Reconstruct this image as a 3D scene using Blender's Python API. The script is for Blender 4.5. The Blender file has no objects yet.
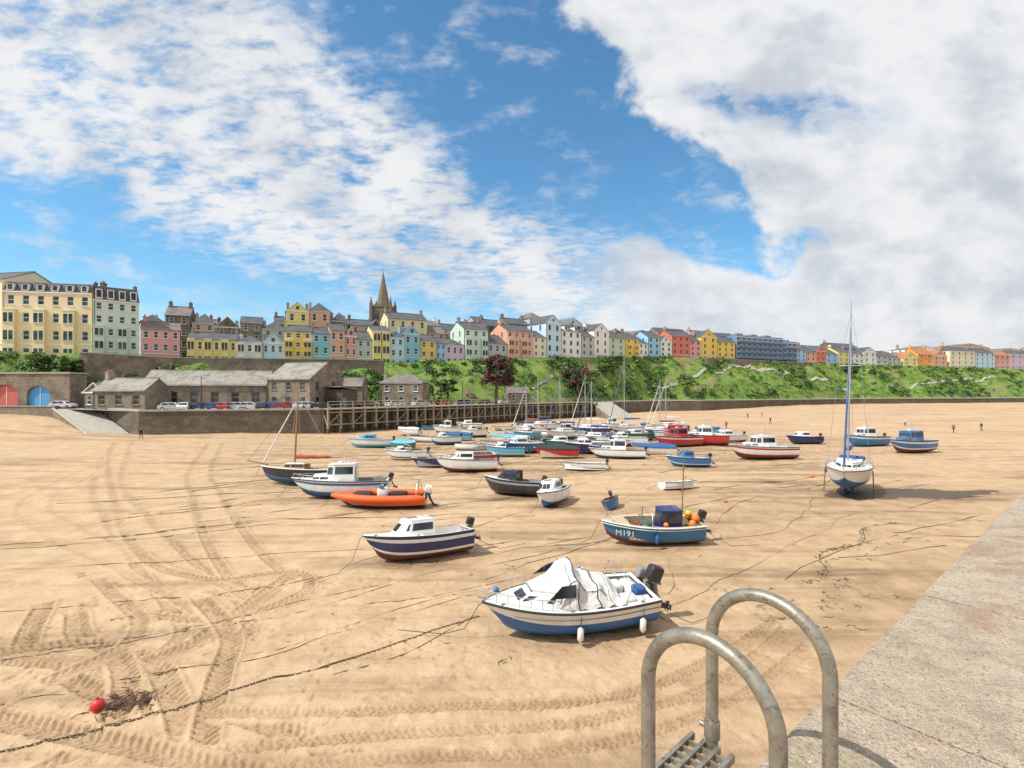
import bpy, math, random
import numpy as np
from mathutils import Vector, Matrix, noise
random.seed(7); np.random.seed(7)
R=random.random
def U(a,b): return a+(b-a)*random.random()
scene=bpy.context.scene
EYE=7.6           # eye height above the harbour sand (m); pier deck is at 6.0

# ------------------------------------------------------------------ materials
class NT:
    def __init__(s,nt): s.nt=nt; s.n=nt.nodes; s.l=nt.links
    def new(s,t,**kw):
        n=s.n.new(t)
        for k,v in kw.items(): setattr(n,k,v)
        return n
    def set(s,sock,v):
        if isinstance(v,bpy.types.NodeSocket): s.l.new(v,sock)
        elif v is not None: sock.default_value=v
    def m(s,op,a,b=None,c=None,clamp=False):
        n=s.new('ShaderNodeMath',operation=op); n.use_clamp=clamp
        s.set(n.inputs[0],a); s.set(n.inputs[1],b)
        if c is not None: s.set(n.inputs[2],c)
        return n.outputs[0]
    def ss(s,x,a,b,lo=0.0,hi=1.0):
        n=s.new('ShaderNodeMapRange',interpolation_type='SMOOTHSTEP')
        s.set(n.inputs[0],x); s.set(n.inputs[1],a); s.set(n.inputs[2],b); s.set(n.inputs[3],lo); s.set(n.inputs[4],hi)
        return n.outputs[0]
    def noise(s,vec,scale,detail=4,rough=0.55,dist=0.0):
        n=s.new('ShaderNodeTexNoise'); s.set(n.inputs['Vector'],vec)
        n.inputs['Scale'].default_value=scale; n.inputs['Detail'].default_value=detail
        n.inputs['Roughness'].default_value=rough; n.inputs['Distortion'].default_value=dist
        return n.outputs['Fac']
    def mapping(s,vec,scale=(1,1,1),rot=(0,0,0),loc=(0,0,0)):
        n=s.new('ShaderNodeMapping'); s.set(n.inputs['Vector'],vec)
        n.inputs['Scale'].default_value=scale; n.inputs['Rotation'].default_value=rot; n.inputs['Location'].default_value=loc
        return n.outputs[0]
    def mix(s,f,a,b,blend='MIX'):
        n=s.new('ShaderNodeMix',data_type='RGBA',blend_type=blend)
        s.set(n.inputs[0],f)
        for i,v in ((6,a),(7,b)):
            if isinstance(v,bpy.types.NodeSocket): s.l.new(v,n.inputs[i])
            else: n.inputs[i].default_value=(v[0],v[1],v[2],1)
        return n.outputs[2]
    def bump(s,h,strength,dist,prev=None):
        n=s.new('ShaderNodeBump'); s.set(n.inputs['Height'],h)
        n.inputs['Strength'].default_value=strength; n.inputs['Distance'].default_value=dist
        if prev is not None: s.l.new(prev,n.inputs['Normal'])
        return n.outputs[0]
def newmat(name):
    m=bpy.data.materials.new(name); m.use_nodes=True
    t=NT(m.node_tree); b=m.node_tree.nodes['Principled BSDF']
    return m,t,b
_mc={}
def paint(rgb,rough=0.35,dirt=0.25,coat=0.0,metal=0.0,scale=2.5,dirtcol=(0.16,0.12,0.08),name='paint',bump=0.0):
    key=(rgb,rough,dirt,coat,metal,scale,name)
    if key in _mc: return _mc[key]
    m,t,b=newmat(name)
    geo=t.new('ShaderNodeNewGeometry').outputs['Position']
    n1=t.noise(t.mapping(geo,(1,1,0.35)),scale,4,0.65)
    n2=t.noise(geo,scale*7,3,0.6)
    f=t.m('MULTIPLY',t.ss(t.m('ADD',t.m('MULTIPLY',n1,0.7),t.m('MULTIPLY',n2,0.3)),0.42,0.75),dirt)
    c=t.mix(f,rgb,dirtcol)
    v=t.m('ADD',0.88,t.m('MULTIPLY',n2,0.24))
    hs=t.new('ShaderNodeHueSaturation'); t.l.new(c,hs.inputs['Color']); t.l.new(v,hs.inputs['Value'])
    t.l.new(hs.outputs[0],b.inputs['Base Color'])
    t.l.new(t.m('ADD',rough-0.08,t.m('MULTIPLY',n1,0.3)),b.inputs['Roughness'])
    b.inputs['Metallic'].default_value=metal; b.inputs['Coat Weight'].default_value=coat
    if bump>0: t.l.new(t.bump(n2,0.5,bump),b.inputs['Normal'])
    _mc[key]=m; return m
def glass_mat():
    m,t,b=newmat('window_glass'); b.inputs['Roughness'].default_value=0.12
    geo=t.new('ShaderNodeNewGeometry').outputs['Position']
    n=t.noise(geo,0.6,3)
    t.l.new(t.mix(t.ss(n,0.4,0.65),(0.012,0.016,0.022),(0.07,0.085,0.10)),b.inputs['Base Color'])
    return m
GLASS=glass_mat()
def stone_mat(name,c1,c2,mortar,bw=0.6,bh=0.28,scale=1.0,bump=0.03):
    m,t,b=newmat(name)
    geo=t.new('ShaderNodeNewGeometry').outputs['Position']
    sp=t.new('ShaderNodeSeparateXYZ'); t.l.new(geo,sp.inputs[0])
    cb=t.new('ShaderNodeCombineXYZ')
    t.l.new(t.m('ADD',t.m('MULTIPLY',sp.outputs[0],0.83),t.m('MULTIPLY',sp.outputs[1],0.57)),cb.inputs[0]); t.l.new(sp.outputs[2],cb.inputs[1])
    nd=t.new('ShaderNodeTexNoise'); nd.inputs['Scale'].default_value=1.2; t.l.new(geo,nd.inputs['Vector'])
    vm=t.new('ShaderNodeVectorMath',operation='MULTIPLY_ADD'); t.l.new(nd.outputs['Color'],vm.inputs[0]); vm.inputs[1].default_value=(0.25,0.25,0); t.l.new(cb.outputs[0],vm.inputs[2])
    br=t.new('ShaderNodeTexBrick'); t.l.new(vm.outputs[0],br.inputs['Vector'])
    br.inputs['Scale'].default_value=scale; br.inputs['Brick Width'].default_value=bw; br.inputs['Row Height'].default_value=bh
    br.inputs['Mortar Size'].default_value=0.02; br.inputs['Color1'].default_value=(*c1,1); br.inputs['Color2'].default_value=(*c2,1); br.inputs['Mortar'].default_value=(*mortar,1)
    n=t.noise(geo,0.35,5,0.7); n2=t.noise(geo,4,3,0.6)
    c=t.mix(t.m('MULTIPLY',t.ss(n,0.42,0.62),0.75),br.outputs['Color'],tuple(x*0.40 for x in c1))
    c=t.mix(t.m('MULTIPLY',t.ss(n2,0.5,0.72),0.45),c,tuple(min(1,x*1.7) for x in c2))
    t.l.new(c,b.inputs['Base Color']); b.inputs['Roughness'].default_value=0.9
    t.l.new(t.bump(t.m('ADD',br.outputs['Fac'],t.m('MULTIPLY',n2,-1)),0.6,-bump),b.inputs['Normal'])
    return m
def render_mat(rgb):
    return paint(rgb,0.85,0.22,0,0,0.35,(rgb[0]*0.5+0.03,rgb[1]*0.48+0.03,rgb[2]*0.46+0.02),'house_render')
def roof_mat(name,c1,c2):
    m,t,b=newmat(name)
    geo=t.new('ShaderNodeNewGeometry').outputs['Position']
    n=t.noise(geo,0.5,5,0.7); n2=t.noise(t.mapping(geo,(1,1,4)),3,3)
    c=t.mix(t.ss(n,0.4,0.65),c1,c2); c=t.mix(t.m('MULTIPLY',t.ss(n2,0.45,0.7),0.5),c,tuple(x*1.7 for x in c1))
    t.l.new(c,b.inputs['Base Color']); b.inputs['Roughness'].default_value=0.75
    return m
SLATE=roof_mat('slate_roofing',(0.09,0.095,0.11),(0.05,0.05,0.06))
SLATE2=roof_mat('weathered_slate',(0.19,0.16,0.14),(0.10,0.09,0.09))
SLATE3=roof_mat('pale_sheet_roofing',(0.28,0.26,0.23),(0.15,0.13,0.11))
TILE=roof_mat('clay_tiles',(0.42,0.17,0.08),(0.26,0.11,0.06))
STONE=stone_mat('rubble_stone',(0.30,0.235,0.17),(0.20,0.16,0.12),(0.34,0.29,0.23))
STONE_D=stone_mat('quay_stone',(0.20,0.155,0.11),(0.12,0.095,0.07),(0.07,0.06,0.05),0.9,0.4)
STONE_P=stone_mat('pier_blocks',(0.33,0.30,0.26),(0.27,0.25,0.21),(0.10,0.09,0.07),1.2,0.5)
WHITE=paint((0.78,0.78,0.76),0.5,0.12,name='white_trim',scale=1.0)
BRICK=stone_mat('chimney_brick',(0.33,0.15,0.09),(0.25,0.12,0.08),(0.35,0.3,0.25),0.22,0.08)
CHIMR=paint((0.36,0.31,0.26),0.9,0.5,name='rendered_chimney')
POT=paint((0.45,0.20,0.11),0.8,0.2,name='clay_pot')

def leaf_mat(name,c1,c2):
    m,t,b=newmat(name)
    geo=t.new('ShaderNodeNewGeometry').outputs['Position']
    n=t.noise(geo,1.1,3,0.6)
    t.l.new(t.mix(t.ss(n,0.35,0.65),c1,c2),b.inputs['Base Color']); b.inputs['Roughness'].default_value=0.7
    return m
LEAF_D=leaf_mat('dark_leaves',(0.02,0.05,0.01),(0.04,0.09,0.018))
LEAF_M=leaf_mat('green_leaves',(0.06,0.13,0.018),(0.10,0.19,0.028))
LEAF_Y=leaf_mat('bright_leaves',(0.13,0.23,0.03),(0.20,0.31,0.045))
LEAF_P=leaf_mat('copper_leaves',(0.07,0.02,0.03),(0.15,0.045,0.055))
BARK=paint((0.12,0.09,0.06),0.9,0.3,name='bark')

# ------------------------------------------------------------------ mesh builder
class MB:
    def __init__(s): s.v=[];s.f=[];s.m=[];s.s=[];s.mats=[]
    def mi(s,mat):
        if mat not in s.mats: s.mats.append(mat)
        return s.mats.index(mat)
    def face(s,pts,mat,smooth=False):
        i=len(s.v); s.v+=[tuple(p) for p in pts]; s.f.append(tuple(range(i,i+len(pts)))); s.m.append(s.mi(mat)); s.s.append(smooth)
    def grid(s,rows,mat,smooth=True,closed=False,matf=None):
        i0=len(s.v); n=len(rows[0])
        for r in rows: s.v+=[tuple(p) for p in r]
        for a in range(len(rows)-1):
            for b in range(n if closed else n-1):
                b2=(b+1)%n
                s.f.append((i0+a*n+b,i0+a*n+b2,i0+(a+1)*n+b2,i0+(a+1)*n+b))
                s.m.append(s.mi(matf(a,b) if matf else mat)); s.s.append(smooth)
        return i0
    def box(s,c,size,mat,rz=0.0,taper=1.0,ry=0.0,rx=0.0):
        hx,hy,hz=[k/2 for k in size]; M=Matrix.Rotation(rz,3,'Z')@Matrix.Rotation(ry,3,'Y')@Matrix.Rotation(rx,3,'X'); c=Vector(c)
        P=[]
        for z,tp in ((-hz,1),(hz,taper)):
            for x,y in ((-hx,-hy),(hx,-hy),(hx,hy),(-hx,hy)): P.append(c+M@Vector((x*tp,y*tp,z)))
        for q in ((3,2,1,0),(4,5,6,7),(0,1,5,4),(1,2,6,5),(2,3,7,6),(3,0,4,7)): s.face([P[k] for k in q],mat)
    def rbox(s,c,size,mat,bev=0.2,rz=0.0,rx=0,ry=0,taper=1.0):
        hx,hy,hz=[k/2 for k in size]; M=Matrix.Rotation(rz,3,'Z')@Matrix.Rotation(ry,3,'Y')@Matrix.Rotation(rx,3,'X'); c=Vector(c); b=bev*min(hx,hy,hz)*2
        rings=[]
        for z,ins in ((-hz,b),(-hz+b*0.3,b*0.3),(-hz+b,0),(hz-b,0),(hz-b*0.3,b*0.3),(hz,b)):
            tp=1+(taper-1)*(z+hz)/(2*hz); r=[]
            for k in range(16):
                a=2*math.pi*(k+0.5)/16; ca,sa=math.cos(a),math.sin(a)
                px=math.copysign(abs(ca)**0.35,ca)*(hx-ins)*tp; py=math.copysign(abs(sa)**0.35,sa)*(hy-ins)*tp
                r.append(c+M@Vector((px,py,z)))
            rings.append(r)
        s.grid(rings,mat,True,True)
        s.face(rings[0][::-1],mat); s.face(rings[-1],mat)
    def tube(s,pts,r,mat,n=6,cap=True,smooth=True):
        pts=[Vector(p) for p in pts]
        if not isinstance(r,(list,tuple)): r=[r]*len(pts)
        rings=[]; up=Vector((0,0,1))
        prev=None
        for i,p in enumerate(pts):
            a=pts[max(0,i-1)]; b=pts[min(len(pts)-1,i+1)]; d=(b-a)
            if d.length<1e-9: d=Vector((0,0,1))
            d.normalize()
            if prev is None:
                x=d.cross(up if abs(d.z)<0.95 else Vector((1,0,0))).normalized()
            else:
                x=(prev-d*prev.dot(d))
                x=x.normalized() if x.length>1e-6 else d.cross(up).normalized()
            prev=x; y=d.cross(x)
            rings.append([p+(x*math.cos(2*math.pi*k/n)+y*math.sin(2*math.pi*k/n))*r[i] for k in range(n)])
        s.grid(rings,mat,smooth,True)
        if cap: s.face(rings[0][::-1],mat); s.face(rings[-1],mat)
    def ball(s,c,r,mat,n=10,sq=(1,1,1)):
        rings=[]
        for i in range(n//2+1):
            a=math.pi*i/(n//2); rr=max(0.02,math.sin(a)); 
            rings.append([(c[0]+r*sq[0]*rr*math.cos(2*math.pi*k/n),c[1]+r*sq[1]*rr*math.sin(2*math.pi*k/n),c[2]-r*sq[2]*math.cos(a)) for k in range(n)])
        s.grid(rings,mat,True,True)
    def panel(s,q,u0,u1,v0,v1,off,mat):
        a,b,c,d=[Vector(k) for k in q]; n=(b-a).cross(d-a)
        if n.length<1e-9: return
        n.normalize()
        def P(u,v): return (a*(1-u)+b*u)*(1-v)+(d*(1-u)+c*u)*v+n*off
        s.face([P(u0,v0),P(u1,v0),P(u1,v1),P(u0,v1)],mat)
    def obj(s,name,loc=(0,0,0),rot=(0,0,0),parent=None):
        me=bpy.data.meshes.new(name); me.from_pydata(s.v,[],s.f)
        for m in s.mats: me.materials.append(m)
        me.polygons.foreach_set('material_index',s.m); me.polygons.foreach_set('use_smooth',s.s)
        me.update()
        o=bpy.data.objects.new(name,me); scene.collection.objects.link(o)
        o.location=loc; o.rotation_euler=rot
        if parent: o.parent=parent
        return o

def catmull(pts,step=0.5):
    P=[Vector(p) for p in pts]; P=[P[0]*2-P[1]]+P+[P[-1]*2-P[-2]]; out=[]
    for i in range(1,len(P)-2):
        n=max(1,int((P[i+1]-P[i]).length/step))
        for k in range(n):
            t=k/n; a,b,c,d=P[i-1],P[i],P[i+1],P[i+2]
            out.append(0.5*((2*b)+(c-a)*t+(2*a-5*b+4*c-d)*t*t+(3*b-a-3*c+d)*t**3))
    out.append(P[-2]); return out

# ------------------------------------------------------------------ camera
cam=bpy.data.cameras.new('camera'); co=bpy.data.objects.new('camera',cam); scene.collection.objects.link(co)
co.location=(0,0,EYE); co.rotation_euler=(math.radians(90),0,0)
cam.sensor_width=36; cam.lens=500/1024*36; cam.shift_y=8/1024; cam.clip_end=9000; cam.clip_start=0.05
scene.camera=co

# ------------------------------------------------------------------ sun + world
SUN_EL=math.radians(52); hx,hy=0.90,0.436
d=Vector((hx*math.cos(SUN_EL),hy*math.cos(SUN_EL),-math.sin(SUN_EL)))
sl=bpy.data.lights.new('sun','SUN'); sl.energy=4.7; sl.angle=math.radians(0.5); sl.color=(1,0.94,0.85)
so=bpy.data.objects.new('sun',sl); scene.collection.objects.link(so); so.rotation_euler=d.to_track_quat('-Z','Y').to_euler()
w=bpy.data.worlds.new('World'); scene.world=w; w.use_nodes=True
try: w.cycles.sampling_method='MANUAL'; w.cycles.sample_map_resolution=512
except Exception as e: print(e)
t=NT(w.node_tree); bg=w.node_tree.nodes['Background']
sky=t.new('ShaderNodeTexSky',sky_type='NISHITA'); sky.sun_disc=False; sky.sun_elevation=SUN_EL; sky.sun_rotation=math.atan2(-hx,-hy)%(2*math.pi)
sky.air_density=1.0; sky.dust_density=0.6; sky.ozone_density=1.5
tc=t.new('ShaderNodeTexCoord').outputs['Generated']
nrm=t.new('ShaderNodeVectorMath',operation='NORMALIZE'); t.l.new(tc,nrm.inputs[0])
sp=t.new('ShaderNodeSeparateXYZ'); t.l.new(nrm.outputs[0],sp.inputs[0]); x,y,z=sp.outputs
yy=t.m('MAXIMUM',y,0.12)
u=t.m('DIVIDE',x,yy); v=t.m('DIVIDE',z,yy)
den=t.m('ADD',t.m('MAXIMUM',z,0.0),0.12)
qc=t.new('ShaderNodeCombineXYZ'); t.l.new(t.m('DIVIDE',x,den),qc.inputs[0]); t.l.new(t.m('DIVIDE',y,den),qc.inputs[1])
q=qc.outputs[0]
uvc=t.new('ShaderNodeCombineXYZ'); t.l.new(u,uvc.inputs[0]); t.l.new(v,uvc.inputs[1]); uv=uvc.outputs[0]
nbig=t.noise(uv,3.0,6,0.6,0.4); nmid=t.noise(q,3.2,6,0.62,0.3); nfin=t.noise(t.mapping(q,(1.0,1.6,1),(0,0,0.5)),11,4,0.6,0.4)
ncell=t.noise(t.mapping(uv,(1,1.9,1),(0,0,-0.3)),9,7,0.6,0.15)
npuff=t.noise(t.mapping(uv,(1,1.25,1)),4.5,8,0.52,0.0)
dl=t.m('SUBTRACT',v,t.m('SUBTRACT',0.60,t.m('MULTIPLY',t.m('ADD',u,1.02),0.308)))
dl=t.m('ADD',dl,t.m('MULTIPLY',t.m('SUBTRACT',nbig,0.5),0.34))
up=t.m('ADD',0.11,t.m('MULTIPLY',t.m('MAXIMUM',t.m('MULTIPLY',u,-1),0),0.6))
mA=t.m('MULTIPLY',t.ss(dl,-0.26,-0.08),t.ss(t.m('SUBTRACT',dl,up),0.10,-0.14))
tex=t.m('ADD',t.m('MULTIPLY',nmid,0.25),t.m('ADD',t.m('MULTIPLY',ncell,0.4),t.m('MULTIPLY',nfin,0.35)))
dA=t.m('MULTIPLY',mA,t.ss(t.m('ADD',tex,t.m('MULTIPLY',mA,0.15)),0.50,0.69))
s1=t.m('ADD',t.m('SUBTRACT',t.m('ADD',u,v),0.80),t.m('MULTIPLY',t.m('SUBTRACT',nbig,0.5),0.55))
s1=t.m('ADD',s1,t.m('MULTIPLY',t.m('SUBTRACT',npuff,0.5),0.55))
dB1=t.ss(s1,-0.02,0.06)
vb=t.m('ADD',v,t.m('MULTIPLY',t.m('SUBTRACT',npuff,0.5),0.32))
dB2=t.m('MULTIPLY',t.ss(vb,0.29,0.245),t.ss(t.m('ADD',u,t.m('MULTIPLY',t.m('SUBTRACT',nbig,0.5),0.5)),-0.04,0.30))
dB=t.m('MAXIMUM',dB1,t.m('MULTIPLY',dB2,0.97))
# a ragged blue gap high inside the right-hand mass
gap=t.m('MULTIPLY',t.ss(t.m('ABSOLUTE',t.m('SUBTRACT',t.m('ADD',v,t.m('MULTIPLY',t.m('SUBTRACT',nbig,.5),.25)),0.57)),0.055,0.0),t.m('MULTIPLY',t.ss(u,.28,.42),t.ss(u,.85,.6)))
dB=t.m('MULTIPLY',dB,t.m('SUBTRACT',1.0,t.m('MULTIPLY',gap,t.ss(ncell,.42,.58,.3,.95))))
dC=t.m('MULTIPLY',t.ss(t.m('ADD',t.m('MULTIPLY',nmid,0.5),t.m('MULTIPLY',ncell,0.5)),0.50,0.68),0.6)
dH=t.m('MULTIPLY',t.ss(v,0.32,0.02),t.m('ADD',0.18,t.m('MULTIPLY',t.ss(nmid,0.42,0.62),0.5)))
dens=t.m('MAXIMUM',t.m('MAXIMUM',dA,dB),t.m('MAXIMUM',dC,dH))
shade=t.m('ADD',t.m('MULTIPLY',npuff,0.5),t.m('ADD',t.m('MULTIPLY',nbig,0.25),t.m('MULTIPLY',ncell,0.25)))
ccol=t.mix(t.ss(shade,0.37,0.57),(0.64,0.69,0.77),(0.97,0.98,1.0))
skc=t.mix(1.0,sky.outputs[0],(1.08,1.78,1.98),'MULTIPLY')
cl=t.new('ShaderNodeVectorMath',operation='SCALE'); t.l.new(ccol,cl.inputs[0]); cl.inputs['Scale'].default_value=10.0
mx=t.mix(dens,skc,cl.outputs[0])
t.l.new(mx,bg.inputs['Color']); bg.inputs['Strength'].default_value=0.09
scene.view_settings.view_transform='Standard'; scene.view_settings.look='None'; scene.view_settings.exposure=0

# ------------------------------------------------------------------ sand (one sheet, real wheel ruts)
def span(a,b,s): return list(np.arange(a,b,s))
xs=np.array([-3500,-2000,-1000,-600,-400,-300]+span(-240,-130,5)+span(-130,-56,1.2)+span(-56,-17,0.14)+span(-17,9,0.045)+span(9,20,0.16)+span(20,60,0.6)+span(60,150,3)+span(150,400,10)+[400,600,1000,2000,3500])
ys=np.array([-3500,-1000,-300,-100,-40,-20]+span(-10,9.6,0.6)+span(9.6,21,0.045)+span(21,30,0.09)+span(30,72,0.16)+span(72,120,0.8)+span(120,300,3)+[300,400,800,1500,3500])
nx,ny=len(xs),len(ys)
GX,GY=np.meshgrid(xs,ys)
def sst(a,b,x):
    tt=np.clip((x-a)/(b-a),0,1); return tt*tt*(3-2*tt)
def sand_z(X,Y):
    zz=0.05*np.sin(X*0.21+Y*0.13)+0.04*np.sin(X*0.5-Y*0.37+1)+0.025*np.sin(X*1.3+Y*0.9)*np.sin(Y*0.7-X*0.4)
    rise=3.0*sst(0,1,(-62-X)/38)*sst(55,88,Y)
    rise2=1.6*sst(60,140,X)*sst(110,190,Y)
    return zz+rise+rise2+0.5*sst(-25,-60,X)*sst(25,60,Y)
Z=sand_z(GX,GY)
rut=np.zeros_like(Z); wet_shade=np.zeros_like(Z)
for k in range(3600):
    cx,cy=U(-16,9),U(9.7,20.5); r=U(0.08,0.32); i0,i1=np.searchsorted(xs,[cx-r,cx+r]); j0,j1=np.searchsorted(ys,[cy-r,cy+r])
    sx=xs[i0:i1][None,:]-cx; sy=ys[j0:j1][:,None]-cy; dd=(sx*sx+sy*sy)/(r*r)
    Z[j0:j1,i0:i1]+=np.where(dd<1,(1-dd)**2,0)*U(-0.035,0.02)
for k in range(14):
    cx,cy=U(-15,8),U(10,20); a=U(0,6.28)
    for s_ in range(26):
        a+=random.gauss(0,.08); cx+=math.cos(a)*.36; cy+=math.sin(a)*.36; sd=.13*(1 if s_%2 else -1)
        fx_,fy_=cx-math.sin(a)*sd,cy+math.cos(a)*sd; r=.15; i0,i1=np.searchsorted(xs,[fx_-r,fx_+r]); j0,j1=np.searchsorted(ys,[fy_-r,fy_+r])
        if i1<=i0 or j1<=j0: continue
        sx=xs[i0:i1][None,:]-fx_; sy=ys[j0:j1][:,None]-fy_; dd=((sx*math.cos(a)+sy*math.sin(a))/.15)**2+((-sx*math.sin(a)+sy*math.cos(a))/.07)**2
        Z[j0:j1,i0:i1]-=np.where(dd<1,(1-dd),0)*.045; rut[j0:j1,i0:i1]=np.maximum(rut[j0:j1,i0:i1],np.where(dd<1,.35,0))
Hm=np.zeros_like(Z)
def track(pts,width=0.42,depth=0.05,lug=0.28,pair=None,strength=1.0,chev=True):
    offs=[0] if not pair else [-pair/2,pair/2]
    C=catmull([(p[0],p[1],0) for p in pts],0.1)
    for o in offs:
        s=0.0; sd=U(0,50)
        for i in range(len(C)-1):
            a,b=C[i],C[i+1]; dvec=(b-a); ln=dvec.length
            if ln<1e-6: continue
            dvec/=ln; nvec=Vector((-dvec.y,dvec.x,0)); far=(a.y>30)
            st=0.03 if not far else 0.08; ws=0.03 if not far else 0.07
            k=int(ln/st)+1
            fade=0.55+0.45*max(0,min(1,.6+1.6*noise.noise(Vector((a.x*.35,a.y*.35,sd)))))
            W=np.arange(-width/2-0.14,width/2+0.14,ws)
            for q_ in range(k):
                f=q_/k; px=a.x+dvec.x*ln*f; py=a.y+dvec.y*ln*f
                X=px+nvec.x*(W+o); Y=py+nvec.y*(W+o); aw=np.abs(W)
                ii=np.clip(np.searchsorted(xs,X),0,nx-1); jj=np.clip(np.searchsorted(ys,Y),0,ny-1)
                inside=aw<width/2
                sgn=np.where(W>0,0.0,0.5)
                if chev: ph=((s+ln*f+np.abs(W)*0.9)/lug+sgn)%1.0; l=np.where(ph<0.45,0.0,0.075*strength*fade)
                else: l=0.0
                hgt=np.where(inside,-depth*1.3*fade+l,0.05*strength*np.clip(1-(aw-width/2)/.14,0,1))
                rutv=np.where(inside,np.where(l>0,0.5,1.0) if chev else 0.7,0.10)*strength*fade
                Hm[jj,ii]=hgt; rut[jj,ii]=np.maximum(rut[jj,ii]*0.3,rutv)
            s+=ln
track([(-56,72),(-35,43.2),(-22.8,29.7),(-15.2,22),(-11,17.9),(-9.5,16.1),(-9.2,14.5)],0.45,0.04,0.26,1.9,0.85)
track([(-42.6,71.7),(-30,48),(-23,37.5),(-16,27.5),(-10.7,20.8),(-8.9,19.6),(-8.8,18.3),(-10.0,17.6),(-12,18.2)],0.45,0.04,0.26,1.8,0.9)
track([(-46,60),(-34,36),(-24,27),(-17,22.5),(-12.2,19.2),(-9.8,17.4)],0.35,0.03,0.26,1.6,0.5)
track([(-50,62),(-38,47),(-20,26),(-13,20.5),(-9.2,20.9),(-7.9,19.5),(-8.2,17.9),(-9.8,16.6),(-12.5,16.9)],0.45,0.04,0.26,None,0.9)
track([(-17,18.2),(-14.6,15.0),(-12.3,13.6),(-9.4,12.3),(-6.6,11.8),(-3.9,10.6),(-2.2,9.8)],0.60,0.06,0.23,None,1.0)
track([(-15.2,17.4),(-13.1,15.3),(-10.2,14.1),(-8.3,12.3),(-7,10.9),(-5.4,9.8)],0.62,0.06,0.23,None,1.0)
track([(-9.1,20.8),(-9.3,17.8),(-9.8,14.7),(-11.5,13.9),(-14.5,14.2),(-17,15)],0.56,0.05,0.23,None,1.0)
track([(-11.4,18.3),(-8.8,15.6),(-7.9,13.5),(-7.2,11.9),(-6.2,9.8)],0.58,0.06,0.23,None,1.0)
track([(-16.9,13.6),(-15,14.6),(-12.4,15.0),(-10.2,13.2),(-9.2,11.2),(-9.6,9.8)],0.58,0.06,0.23,None,1.0)
track([(-7.1,11.9),(-4.5,11.7),(-1.5,11.9),(2.2,12.3),(4.9,13.7),(7.9,16),(9,17)],0.34,0.04,0.17,None,0.85)
track([(-8,10.3),(-4,10.8),(-.7,11.1),(2.5,11.7),(5.5,13.2),(8.9,16.2)],0.32,0.04,0.17,None,0.85)
track([(-5.5,9.8),(-3,10.2),(0,10.4),(3,11.1),(6,12.7),(8.9,15.1)],0.30,0.04,0.17,None,0.7)
track([(-16.5,12.8),(-13,11.9),(-10,11.2),(-7,10.4),(-5,9.8)],0.58,0.06,0.23,None,1.0)
track([(-17,20.5),(-13.5,17.6),(-12.2,16.4),(-11.6,15.0),(-12.2,13)],0.5,0.04,0.24,None,0.7)
Z+=Hm
def wet_shade_blob(cx,cy,rx,ry,ang,s):
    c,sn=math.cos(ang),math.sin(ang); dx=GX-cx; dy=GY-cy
    a=(dx*c+dy*sn)/rx; b=(-dx*sn+dy*c)/ry; np.maximum(wet_shade,s*np.exp(-(a*a+b*b)),out=wet_shade)
wet_shade_blob(30,37.6,6.0,2.6,0.05,1.5); wet_shade_blob(25.5,36.8,3.4,1.9,0,1.5); wet_shade_blob(35,38,4,1.2,0.2,1.3)
for bx,by,rr in ((2.0,15.7,2.9),(-4.0,22.2,2.4),(7.2,24.6,2.8),(-8.4,32.1,3.2),(0.2,36.2,2.6),(13,38.3,1.8),(-12,34.7,3.8),(28,55.0,4.4),(6.6,47.5,2.7),(-4,46.7,3.2),(2.8,33.2,2.0),(18,50.1,2.7),(-17,39.6,3.8),(50,61.6,4.4)): wet_shade_blob(bx,by,rr,rr*.46,0.2,0.85)  # damp scour round the hulls, darkened further as painted contact shade
wet_shade_blob(5,74,46,24,0,0.60); wet_shade_blob(18,33,22,8,0.65,0.55); wet_shade_blob(14,18.5,10,3.6,0.7,0.66); wet_shade_blob(-5,50,24,6,0.2,0.5); wet_shade_blob(38,62,16,6,0.3,0.55); wet_shade_blob(9,23,9,2,0.6,0.5)
print('wet max',wet_shade.max())
V=np.stack([GX,GY,Z],-1).reshape(-1,3)
idx=np.arange(nx*ny).reshape(ny,nx)
F=np.stack([idx[:-1,:-1],idx[:-1,1:],idx[1:,1:],idx[1:,:-1]],-1).reshape(-1,4)
me=bpy.data.meshes.new('sand'); me.vertices.add(len(V)); me.vertices.foreach_set('co',V.ravel())
me.loops.add(F.size); me.loops.foreach_set('vertex_index',F.ravel().astype(np.int32))
me.polygons.add(len(F)); me.polygons.foreach_set('loop_start',np.arange(0,F.size,4).astype(np.int32)); me.polygons.foreach_set('loop_total',np.full(len(F),4,np.int32))
me.update(calc_edges=True)
me.polygons.foreach_set('use_smooth',np.ones(len(F),bool))
for nm,arr in (('rut',rut),('wet_shade',wet_shade)):
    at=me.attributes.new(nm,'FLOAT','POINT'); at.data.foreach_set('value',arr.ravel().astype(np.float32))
so_=bpy.data.objects.new('sand',me); scene.collection.objects.link(so_)
m,t,b=newmat('beach_sand')
geo=t.new('ShaderNodeNewGeometry').outputs['Position']
ar=t.new('ShaderNodeAttribute',attribute_name='rut').outputs['Fac']; aw=t.new('ShaderNodeAttribute',attribute_name='wet_shade').outputs['Fac']  # second attribute: sand wetness plus contact shade painted by the hulls
strk=t.noise(t.mapping(geo,(0.045,0.55,1),(0,0,-0.55)),1.0,6,0.65,0.3)
big=t.noise(geo,0.06,4,0.6,0.5); med=t.noise(geo,0.8,5,0.65); fin=t.noise(geo,14,3,0.7); grain=t.noise(geo,90,1,0.6)
dry=t.mix(t.ss(med,0.3,0.7),(0.565,0.405,0.255),(0.465,0.32,0.19))
damp_shade=t.mix(t.ss(fin,0.3,0.7),(0.27,0.172,0.098),(0.19,0.122,0.072))
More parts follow.
